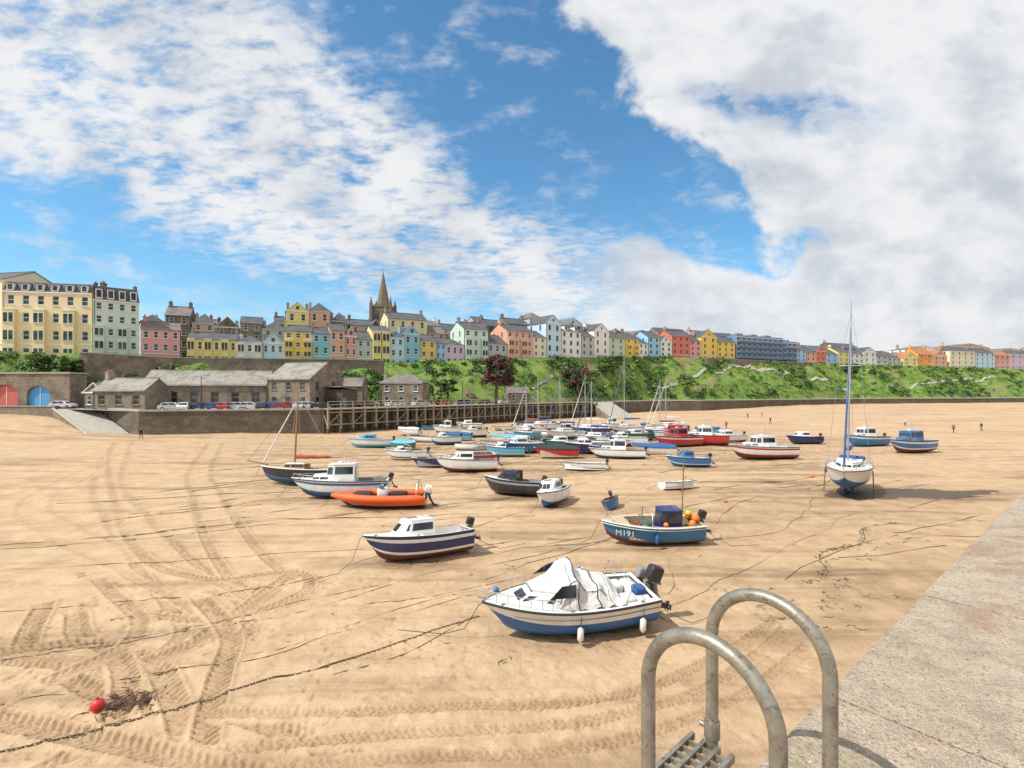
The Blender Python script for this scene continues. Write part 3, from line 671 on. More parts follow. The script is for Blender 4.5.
mb.box((cx,cy,zt+.3),(wT+.5,wT+.5,.6),SP); mb.box((cx,cy,zt-7),(wT+.3,wT+.3,.4),SP)
for sx in (-1.6,1.6): mb.box((cx+sx,cy-wT/2-.02,zt-3.4),(1.3,.25,4.0),GLASS); mb.box((cx+wT/2+.02,cy+sx,zt-3.4),(.25,1.3,4.0),GLASS)
for k in range(7): mb.box((cx-wT/2+.4+k*wT/7.2,cy-wT/2,zt+.95),(.6,.3,.7),SP)
mb.tube([(cx,cy,zt+.5),(cx,cy,zt+3),(cx,cy,55.6)],[3.0,2.3,.08],SP,8,smooth=False)
mb.tube([(cx,cy,55.5),(cx,cy,57)],.07,SP,5); mb.obj('church_with_spire')
WT=paint((0.3,0.26,0.2),0.8,0.3,name='weathered_trim')
house('stone_boathouse',(-47.5,97),(-38,94),QZ,10.2,10,STONE,2,3,'gable',3.2,roofm=SLATE3,chim=0,ww=1.2,trim=WT)
mb=MB()
mb.box((-34.2,100,QZ+1.9),(4.2,5,3.8),TIMBER,-.3); mb.box((-34.2,99.8,QZ+4.0),(4.8,5.8,.18),SLATE2,-.3,rx=-.12)
for k in range(4): mb.box((-36+k*1.3,97.0-k*.4,QZ+1.2),(.9,.06,2.0),GLASS,-.3)
mb.obj('timber_store')
house('stone_shed',(-72,97),(-49.5,100.5),QZ,9.1,8,STONE,1,6,'gable',2.9,roofm=SLATE3,chim=0,ww=1.6,wfrac=.45,trim=WT)
house('stone_shed',(-78,93),(-67.2,91.5),QZ,8.0,6,STONE,1,3,'gable',2.2,roofm=SLATE3,chim=1,ww=1.5,wfrac=.5,trim=WT)
house('stone_shed',(-84,98),(-79,97),QZ,7.6,6,STONE,1,2,'front',1.8,roofm=SLATE2,chim=0)
house('stone_store',(-38.7,108),(-32.6,108.5),QZ,9.0,6,STONE,2,2,'gable',1.8,roofm=SLATE2,chim=1)
house('stone_store',(-30.6,115.5),(-20.5,114.5),QZ,9.8,6,STONE,2,3,'hip',1.8,roofm=SLATE2,chim=1)
house('harbour_kiosk',(-1,139.2),(5,141),QZ,7.6,4,STONE,1,2,'gable',1.5,roofm=SLATE2,chim=0)
mb=MB(); X0,X1,Ya,zt=-112,-88,99.5,11.2
REDP=paint((0.60,0.14,0.10),0.5,0.25,name='red_paint'); BLUEP=paint((0.10,0.36,0.70),0.5,0.25,name='blue_paint')
arches=[(-109.5,-105.5,WHITE),(-103.6,-98.4,REDP),(-96.6,-92.0,BLUEP)]
xs_=[X0]+[a for A_ in arches for a in A_[:2]]+[X1]
for i in range(0,len(xs_),2): mb.box(((xs_[i]+xs_[i+1])/2,Ya+2,(QZ+zt)/2),(xs_[i+1]-xs_[i],4,zt-QZ),STONE)
for a,b_,mm in arches:
    c=(a+b_)/2; rr=(b_-a)/2; zs=QZ+2.6; K=12
    arc=[(c-rr*math.cos(math.pi*k/K),zs+rr*.85*math.sin(math.pi*k/K)) for k in range(K+1)]
    for k in range(K): mb.face([(arc[k][0],Ya,arc[k][1]),(arc[k+1][0],Ya,arc[k+1][1]),(arc[k+1][0],Ya,zt),(arc[k][0],Ya,zt)],STONE); mb.face([(arc[k][0],Ya,arc[k][1]),(arc[k][0],Ya+1,arc[k][1]),(arc[k+1][0],Ya+1,arc[k+1][1]),(arc[k+1][0],Ya,arc[k+1][1])],STONE)
    mb.face([(a,Ya+.5,QZ)]+[(p[0],Ya+.5,p[1]) for p in arc]+[(b_,Ya+.5,QZ)],mm)
    mb.box((c,Ya+.46,QZ+2.2),(.12,.06,4.4),WHITE)
mb.box(((X0+X1)/2,Ya+2,zt+.2),(X1-X0+.4,4.4,.35),CONC)
mb.obj('stone_arches')

# ------------------------------------------------------------------ vegetation
def clumps(mb,centres,per,leaf):
    for (c,rs,mt) in centres:
        for k in range(per):
            d_=Vector((random.gauss(0,1),random.gauss(0,1),abs(random.gauss(0,1)))).normalized()*rs*U(.6,1.05)
            p=Vector(c)+Vector((d_.x,d_.y,d_.z*.75)); s=leaf*U(.6,1.4)
            a=Vector((random.gauss(0,1),random.gauss(0,1),random.gauss(0,1))).normalized(); nn=(d_.normalized()+a*.7).normalized()
            x_=nn.cross(a).normalized()*s; y_=nn.cross(x_).normalized()*s*.7
            mb.face([p-x_-y_,p+x_-y_*.6,p+x_*.8+y_,p-x_*.7+y_*.9],mt)
mb=MB(); cs=[]
for k in range(2900):
    i=random.randrange(0,len(sv)); 
    if not(-125<tx[i]<420): continue
    v_=U(.03,.97)
    if -97<tx[i]<-35 and v_>.5: v_=v_*.5
    p=slope_pt(i,v_)
    nn=noise.noise(Vector((p.x*.06,p.y*.06,11)))
    if tx[i]>-35 and nn<0.02 and R()<.92: continue
    dist=math.hypot(p.x,p.y); cs.append((p,U(.7,2.0)*(1 if dist<170 else 1.2),random.choice([LEAF_D,LEAF_D,LEAF_D,LEAF_M,LEAF_M,LEAF_Y])))
clumps(mb,cs,34,.32); mb.obj('hillside_shrubs')
def tree(name,x,y,z,h,r,mats,n=60):
    mb=MB(); base=Vector((x,y,z)); mb.tube([base-Vector((0,0,.4)),base+Vector((.1,0,h*.25)),base+Vector((.2,.1,h*.5)),base+Vector((0,0,h*.8))],[.45*r/4,.34*r/4,.24*r/4,.06],BARK,8)
    cs=[]
    for k in range(n):
        a=U(0,6.28); e=U(-.55,1); rr=r*U(.35,.98)*math.sqrt(max(.1,1-max(0,e)**2*.75)); c=base+Vector((math.cos(a)*rr,math.sin(a)*rr,h*.55+e*h*.38))
        cs.append((c,r*U(.18,.34),random.choice(mats)))
        if k%4==0: mb.tube([base+Vector((.1,0,h*U(.25,.5))),(base+Vector((0,0,h*.5))+c)/2,c],[.14,.09,.03],BARK,5)
    clumps(mb,cs,80,.22); return mb.obj(name)
tree('copper_beech_tree',-4,126,5.0,12.2,4.3,[LEAF_P,LEAF_P,LEAF_P,LEAF_D],75)
tree('harbour_tree',-16,124,5,6,2.6,[LEAF_M,LEAF_D],30)
tree('harbour_tree',72,207,6,9,4,[LEAF_M,LEAF_D,LEAF_Y],34)
tree('harbour_tree',22,168,7,9,5,[LEAF_P,LEAF_D,LEAF_D],40)
tree('harbour_tree',35,188,12,8,3.5,[LEAF_D,LEAF_M],34)
tree('harbour_tree',-100,106,9,7,3.2,[LEAF_M,LEAF_D,LEAF_Y],36)
tree('harbour_tree',-94,106,8.5,6.5,3,[LEAF_M,LEAF_D,LEAF_Y],34)
tree('harbour_tree',190,280,15,9,4.5,[LEAF_M,LEAF_D],34)
def slope_path(name,i0,i1,v0,v1,wid=.05):
    mb=MB(); rows=[]
    for k in range(60):
        f=k/59; i=int(i0+(i1-i0)*f); v_=v0+(v1-v0)*f
        rows.append([slope_pt(i,v_)+Vector((0,0,.35)),slope_pt(i,v_+wid)+Vector((0,0,.45))])
    mb.grid(rows,CONC,True); mb.obj(name)
def st_i(X): return int(np.argmin(np.abs(tx-X)))
slope_path('footpath',st_i(60),st_i(120),.15,.8); slope_path('footpath',st_i(120),st_i(200),.75,.2); slope_path('footpath',st_i(230),st_i(330),.2,.6); slope_path('footpath',st_i(8),st_i(40),.3,.7)

# ------------------------------------------------------------------ pier
PIER,t,b=newmat('pier_concrete')
geo=t.new('ShaderNodeNewGeometry').outputs['Position']
vo=t.new('ShaderNodeTexVoronoi'); vo.inputs['Scale'].default_value=55; t.l.new(geo,vo.inputs['Vector'])
a0=t.noise(geo,0.9,6,0.7,0.6); a1=t.noise(geo,5,6,0.7); a2=t.noise(geo,38,4,0.75); a3=t.noise(geo,140,2)
a5=t.noise(t.mapping(geo,(0.5,2.2,1),(0,0,-0.69)),1.6,6,0.7,0.5)
c=t.mix(t.ss(a1,0.35,0.68),(0.50,0.395,0.29),(0.34,0.26,0.19))
c=t.mix(t.m('MULTIPLY',t.ss(a5,0.42,0.62),0.45),c,(0.56,0.46,0.35))
c=t.mix(t.ss(a2,0.54,0.62),c,(0.21,0.165,0.125))
c=t.mix(t.m('MULTIPLY',t.ss(a3,0.57,0.65),0.7),c,(0.70,0.63,0.52))
c=t.mix(t.m('MULTIPLY',t.ss(a0,0.53,0.64),0.55),c,(0.33,0.18,0.125))
c=t.mix(t.m('MULTIPLY',t.ss(a0,0.44,0.37),0.45),c,(0.22,0.21,0.10))
c=t.mix(t.m('MULTIPLY',t.ss(vo.outputs['Distance'],0.25,0.1),0.45),c,(0.17,0.14,0.12))
t.l.new(c,b.inputs['Base Color']); b.inputs['Roughness'].default_value=0.92
n1=t.bump(t.m('ADD',a1,t.m('MULTIPLY',a2,0.5)),0.9,0.03); n2=t.bump(t.m('ADD',a3,vo.outputs['Distance']),0.8,0.008,n1); t.l.new(n2,b.inputs['Normal'])
ed=Vector((1.212,1,0)).normalized(); inn=Vector((ed.y,-ed.x,0)); E0=Vector((1.01,2.13,0))
mb=MB(); ZP=6.0
def pp(s,i_,z): q_=E0+ed*s+inn*i_; return Vector((q_.x,q_.y,z))
s=-30.0
while s<70:
    L=1.9+0.25*math.sin(s*3.1); g=.004+.003*abs(math.sin(s))
    s2=s+L; jz=.004*math.sin(s*7)
    ch=[.012*noise.noise(Vector((s+k_*.2,3,1))) for k_ in range(9)]
    rr=lambda o_:[(o_,ZP-.45),(o_,ZP-.035),(o_+.012,ZP-.012+jz),(o_+.04,ZP+jz),(0.9,ZP+.004+jz),(0.9,ZP-.3)]
    mb.grid([[pp(s+g+(L-2*g)*k_/8,a,z_) for a,z_ in rr(ch[k_])] for k_ in range(9)],PIER,False)
    for ss_,k_ in ((s+g,0),(s2-g,8)): mb.face([pp(ss_,a,z_) for a,z_ in rr(ch[k_])],PIER)
    s=s2
mb.grid([[pp(k,0.906,ZP+.001),pp(k,2.4,ZP+.02)] for k in range(-30,71,2)],PIER,False)
mb.grid([[pp(k,2.408,ZP+.022),pp(k,7.5,ZP+.06),pp(k,7.5,-.5)] for k in range(-30,71,2)],PIER,False)
mb.face([pp(-30,0.03,ZP-.03),pp(70,0.03,ZP-.03),pp(70,7,ZP-.03),pp(-30,7,ZP-.03)],PIER)
mb.grid([[pp(k,-.5,-.5),pp(k,0.01,ZP-.46)] for k in range(-30,71,2)],STONE_P,False)
mb.face([pp(70,-.5,-.5),pp(70,7.5,-.5),pp(70,7.5,ZP),pp(70,0,ZP-.46)],STONE_P)
mb.obj('stone_pier')
mb=MB()
for (s0,i0,n_,sp_) in ((0.55,1.25,60,.07),(0.9,1.5,50,.06),(2.0,.905,60,.25),(2.8,0.91,24,.1),(5.5,.91,30,.2),(4.0,2.4,60,.3),(1.6,2.4,70,.25),(3.3,1.1,14,.03)):
    for k in range(n_):
        p=pp(s0+random.gauss(0,sp_),i0+random.gauss(0,.02),ZP+.004); a=U(0,6.28); l=U(.012,.04); dr=Vector((math.cos(a),math.sin(a),U(.2,.8)))*l; sd=Vector((-math.sin(a),math.cos(a),0))*.005
        mb.face([p-sd,p+sd,p+dr+sd*.3],LEAF_Y if R()<.5 else LEAF_M)
mb.obj('weed_tufts')
mb=MB(); p=pp(8.75,.35,ZP); mb.tube([p,p+Vector((0,0,.08)),p+Vector((0,0,.09)),p+Vector((0,0,.32)),p+Vector((0,0,.4))],[.16,.15,.09,.09,.14],paint((0.08,0.08,0.08),.6,.3,name='cast_iron'),14); mb.obj('mooring_bollard')

STEEL,t,b=newmat('galvanised_steel'); geo=t.new('ShaderNodeNewGeometry').outputs['Position']
a1=t.noise(geo,14,5,0.7); a2=t.noise(geo,120,3,0.6); a4=t.noise(geo,45,4,.7)
c=t.mix(t.ss(a1,.35,.7),(0.40,0.37,0.31),(0.24,0.21,0.165)); c=t.mix(t.m('MULTIPLY',t.ss(a4,.56,.66),.7),c,(0.16,0.10,0.06)); t.l.new(c,b.inputs['Base Color'])
b.inputs['Metallic'].default_value=0.7; t.l.new(t.m('ADD',.28,t.m('MULTIPLY',a1,.35)),b.inputs['Roughness']); t.l.new(t.bump(t.m('ADD',a2,a4),.4,.002),b.inputs['Normal'])
mb=MB()
for (ox,oy) in ((.493,1.81),(.859,2.147)):
    O=Vector((ox,oy,0)); pts=[O+Vector((0,0,0.4)),O+Vector((0,0,3)),O+Vector((0,0,6.2)),O+Vector((0,0,6.5))]
    r_=.225
    for k in range(0,25):
        a=math.pi*k/24; pts.append(O+inn*(r_-r_*math.cos(a))+Vector((0,0,6.565+.225*math.sin(a))))
    I=O+inn*.45; pts+= [I+Vector((0,0,6.4)),I+Vector((0,0,6.012))]
    mb.tube(pts,.0255,STEEL,20)
    mb.tube([I+Vector((0,0,6.004)),I+Vector((0,0,6.016))],.075,STEEL,20)
    mb.tube([O+Vector((0,0,6.12)),O+Vector((0,0,6.19))],.033,STEEL,18)
    mb.tube([O+inn*.02+Vector((0,0,6.155)),O-inn*.055+Vector((0,0,6.155))],.012,STEEL,6)
    mb.box(O+inn*.05+Vector((0,0,5.75)),(.16,.05,.08),STEEL,math.atan2(inn.y,inn.x))
A=Vector((.493,1.81,0)); B_=Vector((.859,2.147,0)); dd=(B_-A).normalized()
zz=6.08
while zz>0.5:
    if zz>6.0:
        for o_ in (-.09,-.03,.03,.09): mb.box((A+B_)/2+inn*o_+Vector((0,0,zz)),(.50,.018,.03),STEEL,math.atan2(dd.y,dd.x))
        for k in range(9): mb.box(A+(B_-A)*((k+1)/10)+Vector((0,0,zz-.002)),(.012,.2,.022),STEEL,math.atan2(dd.y,dd.x))
    else: mb.tube([A+Vector((0,0,zz)),B_+Vector((0,0,zz))],.016,STEEL,10)
    zz-=.28
mb.obj('ladder_handrail')

# ------------------------------------------------------------------ boats
GEL=paint((0.80,0.80,0.78),0.28,0.24,0.3,name='white_gelcoat'); CREAMG=paint((0.72,0.68,0.58),.35,.2,.2,name='cream_gelcoat')
def bp(rgb,name,r=.35): return paint(rgb,r,.22,.25,name=name)
NAVY=bp((0.02,0.03,0.12),'navy_paint'); BLU=bp((0.03,0.16,0.38),'blue_paint'); MBLU=bp((0.02,0.17,0.34),'sea_blue_paint'); RED=bp((0.50,0.03,0.03),'red_paint'); ORG=bp((0.76,0.12,0.02),'orange_paint',.5)
BLK=bp((0.02,0.02,0.025),'black_paint'); ANTI=paint((0.16,0.05,0.04),.8,.4,name='antifoul_red'); ANTB=paint((0.04,0.10,0.24),.75,.35,name='antifoul_blue'); GRN=bp((0.03,0.20,0.12),'green_paint'); GRY=paint((0.25,0.26,0.28),.6,.3,name='grey_deck'); CYAN=bp((0.10,0.42,0.58),'cyan_paint')
HBLU=bp((0.02,0.13,0.40),'bright_blue_paint')
WOOD=paint((0.30,0.15,0.06),.5,.25,name='varnished_wood'); TAN=paint((0.50,0.40,0.27),.6,.3,name='deck_tan'); RUBBER=paint((0.03,0.03,0.03),.6,.2,name='rubber'); ALU=paint((0.62,0.62,0.62),.3,.1,metal=.9,name='alloy')
CANV_W=paint((0.74,0.74,0.72),.85,.35,name='white_canvas',bump=.01); CANV_B=paint((0.03,0.11,0.30),.9,.2,name='blue_canvas'); CANV_K=paint((0.035,0.037,0.045),.9,.2,name='black_canvas'); CANV_R=paint((0.42,0.10,0.05),.9,.2,name='tan_sail'); YEL=paint((0.75,0.55,0.05),.6,.2,name='yellow_plastic'); ORP=paint((0.80,0.22,0.03),.5,.15,name='orange_plastic')
NETG=paint((0.05,0.16,0.12),.95,.3,name='net_green')
ROPE=paint((0.11,0.085,0.055),.95,.3,name='wet_rope',scale=8); ROPEG=paint((0.10,0.11,0.05),.95,.3,name='weedy_rope',scale=8)

def hull(mb,L,B,D,top,stripe,bot,rail,deck,tc=.55,floor=.35,sheer=.30,rake=.10,tr=.82,inner=None,cap=.13,crown=.05,ns=20,strip2=None,nb=3,line=True):
    G=[0,.10,.20,.30,.40,.50,.62,.75,.88,1.0]
    f0=[0,.46,.74,.87,.92,.95,.97,.985,1.0,1.0]
    def hb(t_): return B/2*(tr+(1-tr)*math.sin(min(t_/.42,1)*math.pi/2)) if t_<.42 else B/2*max(0.012,(1-((t_-.42)/.58)**2.3))
    def sz(t_): return D*(1+sheer*max(0,t_-.25)**1.6+.03)
    def kz(t_): return D*(.02 + (0.55*max(0,(t_-.55)/.45)**3) + .10*max(0,.3-t_))
    def sec(t_,sd):
        out=[]; b_=hb(t_); k_=kz(t_); s_=sz(t_)
        for g,f in zip(G,f0):
            w=t_**3; ff=f*(1-w)+(g**.75)*w
            out.append(Vector((L*(t_-.5)-rake*L*(t_**7)*(1-g),sd*b_*ff,k_+(s_-k_)*g)))
        return out
    T=[i/ns for i in range(ns+1)]
    def mf(a,b_):
        if b_<nb: return bot
        if b_==nb: return stripe
        if strip2 and b_==7: return strip2
        return top
    for sd in (1,-1):
        rows=[sec(t_,sd) for t_ in T]
        mb.grid(rows,top,True,False,mf)
        pl=[r[-1]+Vector((0,sd*.015,-.02)) for r in rows]; mb.tube(pl,.035*max(.7,B/2),rail,6)
    st=sec(0,1); pr=sec(0,-1); mb.face(st+pr[::-1][:-1],top)
    ic=int(round(tc*ns)); mat_in=inner or deck; zf=D*floor
    rows=[]
    for i in range(0,ic+1):
        t_=T[i]; b_=hb(t_); s_=sz(t_); c=min(cap,b_*.5); x_=L*(t_-.5)
        if i==0: x_+=.03
        fb=max(.05,(b_-c)*.93); rows.append([(x_,-b_,s_),(x_,-b_+c,s_+.01),(x_,-fb,zf),(x_,fb,zf),(x_,b_-c,s_+.01),(x_,b_,s_)])
    if ic>0:
        mb.grid(rows,mat_in,False,False,lambda a,b2: deck if b2 in(0,4) else mat_in)
        for i in (0,ic):
            r=rows[i]; mb.face([r[1],r[2],r[3],r[4]],mat_in)
        r=rows[0]; mb.face([(r[0][0]-.02,r[0][1],r[0][2]+.012),(r[5][0]-.02,r[5][1],r[5][2]+.012),(r[5][0]+.14,r[5][1],r[5][2]+.012),(r[0][0]+.14,r[0][1],r[0][2]+.012)],deck)
    rows=[]
    for i in range(ic,ns+1):
        t_=T[i]; b_=hb(t_); s_=sz(t_); x_=L*(t_-.5); rows.append([(x_,-b_,s_),(x_,-b_*.6,s_+crown*.8),(x_,0,s_+crown*1.1),(x_,b_*.6,s_+crown*.8),(x_,b_,s_)])
    mb.grid(rows,deck,True)
    if line:
        s_=sz(.98); a=U(-.6,.6); mb.tube([(L*.485,0,s_+.05),(L*.5+.12,.0,s_-.1),(L*.5+.5,a*.3,D*.35),(L*.5+1.1,a,.07),(L*.5+2.4,a*2.2,.05)],.013,ROPE,5)
        if tc>0: a=U(-.6,.6); mb.tube([(-L*.48,hb(0)*.6,sz(0)),(-L*.5-.5,hb(0)*.6+a*.3,D*.4),(-L*.5-1.3,hb(0)*.6+a,.06),(-L*.5-2.8,a*2,.05)],.012,ROPE,5)
    for t_ in (.12,.55,.9):
        for sd in (1,-1): mb.box((L*(t_-.5),sd*max(.03,hb(t_)-.07),sz(t_)+.05),(.14,.035,.04),ALU)
    return hb,sz
def cabin(mb,xb,xm,xf,wb,wm_,wf,z0,z1,rf=.3,rb=.05,ins=.12,mat=None,roof=None,win=None,zf0=None,wv=(.35,.85),over=.0,backwin=True):
    roof=roof or mat; win=win or GLASS; zf0=zf0 if zf0 is not None else z0
    base=[(xb,wb,z0),(xm,wm_,z0),(xf,wf,zf0)]; top=[(xb+rb,wb-ins,z1),(xm-rf*.3,wm_-ins,z1),(xf-rf,max(.03,wf-ins*.4),z1-.03)]
    bl=base+[(p[0],-p[1],p[2]) for p in base[::-1]]; tl=top+[(p[0],-p[1],p[2]) for p in top[::-1]]
    n=6
    for i in range(n):
        j=(i+1)%n; q_=[bl[j],bl[i],tl[i],tl[j]]
        mb.face(q_,mat)
        if i in (0,1,3,4): mb.panel(q_,.08,.92,wv[0],wv[1],.012,win)
        elif i==2: mb.panel(q_,.06,.48,wv[0],wv[1],.012,win); mb.panel(q_,.52,.94,wv[0],wv[1],.012,win)
        elif backwin: mb.panel(q_,.1,.42,.3,.85,.012,win)
    c=Vector((sum(p[0] for p in tl)/6,0,z1))
    def sc(f,z_): return [Vector((c.x+(p[0]-c.x)*f,p[1]*f,z_)) for p in tl]
    r0=[Vector(p) for p in tl]; r1=sc(1+over,z1+.02); r2=sc(1+over*.9,z1+.06); r3=sc(.6,z1+.10)
    mb.grid([r0,r1,r2,r3],roof,False,True); mb.face(r3,roof)
    mb.tube([r3[0]*1.0,r3[5]*1.0],.02,ALU,4)
def outboard(mb,x,y,z,s=1,col=None,tilt=.35):
    col=col or BLK; mb.rbox((x-.16*s,y,z+.42*s),(.42*s,.30*s,.46*s),col,.25,ry=-tilt); mb.rbox((x-.16*s,y,z+.20*s),(.40*s,.27*s,.06*s),GRY,.3,ry=-tilt)
    mb.tube([(x-.14*s,y,z+.2*s),(x-.26*s,y,z-.2*s),(x-.44*s,y,z-.5*s)],[.09*s,.07*s,.05*s],BLK if col!=BLK else GRY,8)
    mb.box((x-.50*s,y,z-.55*s),(.35*s,.07*s,.14*s),BLK,ry=-tilt); mb.box((x-.02,y,z+.02),(.12*s,.22*s,.3*s),BLK)
    for k in range(3):
        a=k*2.094; mb.box((x-.70*s,y+math.cos(a)*.09*s,z-.60*s+math.sin(a)*.09*s),(.02,.08*s,.16*s),GRY,rx=a)
def fender(mb,x,y,z,mat=None):
    mb.tube([(x,y,z+.35),(x,y,z)],.012,BLK,4); mb.tube([(x,y,z+.02),(x,y,z-.05),(x,y,z-.35),(x,y,z-.45)],[.03,.10,.10,.03],mat or GEL,8)
def rails(mb,hb,sz,L,t0,t1,h=.38,n=7,r=.013,inset=.08):
    for sd in (1,-1):
        P=[]
        for k in range(n):
            t_=t0+(t1-t0)*k/(n-1); p=Vector((L*(t_-.5),sd*max(.02,hb(t_)-inset),sz(t_)+h)); P.append(p)
            mb.tube([p-Vector((0,0,h)),p],r,ALU,5)
        mb.tube(P,r,ALU,5)
def place(mb,name,x,y,head,heel=0,pitch=0,z=-.04):
    zz=float(sand_z(np.array(x),np.array(y)))+z
    o=mb.obj(name,(x,y,zz)); o.rotation_euler=(math.radians(heel),math.radians(pitch),math.radians(head)); return o
def wind(mb,xb,xf,w,z,h,frame=ALU):
    a=[(xb,w,z),(xf-.15,w*.9,z),(xf,w*.45,z),(xf,-w*.45,z),(xf-.15,-w*.9,z),(xb,-w,z)]; b_=[(p[0]-h*.7,p[1]*.9,z+h) for p in a]; b_[0]=(xb-.05,w*.93,z+h*.6); b_[5]=(xb-.05,-w*.93,z+h*.6)
    mb.grid([a,b_],GLASS,False); mb.tube(b_,.018,frame,5); mb.tube(a,.015,frame,5)
    for p,q_ in zip(a,b_): mb.tube([p,q_],.013,frame,4)
def mast(mb,x,z0,h,L,B,sz,boom=None,sail=None,r=.06,mat=None,jib=True,fore=.48):
    mat=mat or ALU; mb.tube([(x,0,z0),(x,0,z0+h*.6),(x,0,z0+h)],[r,r,r*.7],mat,8)
    sw=B*.38*.6; zs=z0+h*.62
    for sd in (1,-1):
        mb.tube([(x,0,zs),(x,sd*sw,zs)],.02,mat,5); mb.tube([(x-.1,sd*B*.46,sz(.55)),(x,sd*sw,zs),(x,0,z0+h*.97)],.011,ALU,4)
    mb.tube([(L*fore,0,sz(.97)),(x,0,z0+h*.96)],.012,ALU,4); mb.tube([(-L*.48,0,sz(0)),(x,0,z0+h)],.011,ALU,4)
    if jib: mb.tube([(L*(fore-.01),0,sz(.97)+.3),(L*(fore-.01)*.6+x*.4,0,sz(.97)+.3+(z0+h*.9-sz(.97))*.4),(x+.15,0,z0+h*.86)],[.075,.06,.03],CANV_B if sail==CANV_B else CANV_W,8)
    if boom:
        zb=z0+.9; mb.tube([(x-.05,0,zb),(x-boom,0,zb+.05)],.045,mat,6)
        P=[(x-.1-boom*k/8,0,zb+.12+.04*math.sin(k*2.1)) for k in range(9)]; mb.tube(P,[.16,.17,.15,.15,.13,.13,.11,.10,.05],sail or CANV_B,8)
    mb.tube([(x,0,z0+h),(x,0,z0+h+.5)],.008,BLK,4)

def motor(name,x,y,head,L=4.6,B=1.9,D=.95,top=GEL,stripe=None,bot=None,deck=GEL,heel=3,cab='cuddy',cabm=GEL,ob=True,tc=.5,obcol=None,rail=RUBBER,strip2=None,railing=True,**k):
    mb=MB(); hb,sz=hull(mb,L,B,D,top,stripe or top,bot or top,rail,deck,tc=tc,strip2=strip2,inner=GEL if R()<.6 else GRY)
    zd=sz(.6)+.03
    if cab=='cuddy':
        cabin(mb,-.02*L,.14*L,.30*L,B*.37,B*.33,B*.16,zd-.05,zd+.42*D,.5,.0,.1,cabm,wv=(.3,.8)); wind(mb,-.10*L,.08*L,B*.36,zd+.38*D,.34)
    elif cab=='house':
        cabin(mb,-.16*L,.06*L,.14*L,B*.36,B*.35,B*.27,zd-.25,zd+1.05,.22,.0,.07,cabm,wv=(.5,.9),over=.05); cabin(mb,.10*L,.2*L,.30*L,B*.32,B*.28,B*.13,zd-.05,zd+.3,.25,0,.08,cabm,wv=(.35,.75))
        mb.tube([(-.05*L,.1,zd+1.1),(-.05*L,.1,zd+2.2)],.02,ALU,5); mb.tube([(-.02*L,-.25,zd+1.1),(-.04*L,-.25,zd+2.0)],.01,GEL,4); mb.rbox((.0,0,zd+1.2),(.3,.5,.12),GEL,.3)
    elif cab=='low':
        cabin(mb,-.12*L,.12*L,.26*L,B*.37,B*.34,B*.18,zd-.05,zd+.55,.55,-.0,.1,cabm,wv=(.35,.85)); mb.box((.06*L,0,zd+.66),(.45,.45,.05),GRY)
    mb.box((-.3*L,0,D*.55),(.35,B*.6,.3),GRY); mb.rbox((-.18*L,B*.16,D*.6),(.4,.35,.45),CANV_B if R()<.5 else GEL,.25); mb.rbox((-.40*L,-B*.2,D*.6),(.35,.3,.3),random.choice([ORP,RED,GRY,BLU]),.25)
    if railing: rails(mb,hb,sz,L,.62,.98,.3)
    if ob: outboard(mb,-L/2,0,D*.95,.85,obcol)
    if R()<.6: fender(mb,-.1*L,-B/2-.1,D*.7,random.choice([GEL,CANV_B,ORP]))
    return place(mb,name,x,y,head,heel)
def dinghy(name,x,y,head,L=3.2,B=1.5,D=.6,top=GEL,bot=None,inner=TAN,heel=4,ob=False,cover=None,stripe=None):
    mb=MB(); hb,sz=hull(mb,L,B,D,top,stripe or top,bot or top,RUBBER,WOOD if cover is None and R()<.4 else GEL,tc=.85,floor=.2,inner=inner,cap=.07,ns=14,sheer=.2)
    if cover:
        rows=[]
        for i in range(13):
            t_=i/12*.97; b_=hb(t_)+.03; s_=sz(t_)+.0; pk=.32*math.sin(min(1,t_*1.4+.2)*math.pi*.75)*B/1.5; x_=L*(t_-.5)
            rows.append([(x_,-b_,s_-.08),(x_,-b_,s_+.02)]+[(x_,b_*(k/4-1)*.98,s_+.02+pk*(1-abs(k/4-1)**1.3)+random.gauss(0,.015)) for k in range(1,8)]+[(x_,b_,s_+.02),(x_,b_,s_-.08)])
        mb.grid(rows,cover,True)
    else:
        for t_ in (.2,.45,.68):
            mb.box((L*(t_-.5),0,D*.72),(.24,hb(t_)*1.85,.04),WOOD)
        mb.rbox((-.1*L,.1,D*.4),(.5,.35,.25),random.choice([BLU,ORP,GRY,YEL]),.3)
        mb.tube([(-.3*L,-.3*B,D*.8),(.2*L,-.2*B,D*.82)],.02,WOOD,5)
    if ob: outboard(mb,-L/2,0,D*.95,.7)
    return place(mb,name,x,y,head,heel)
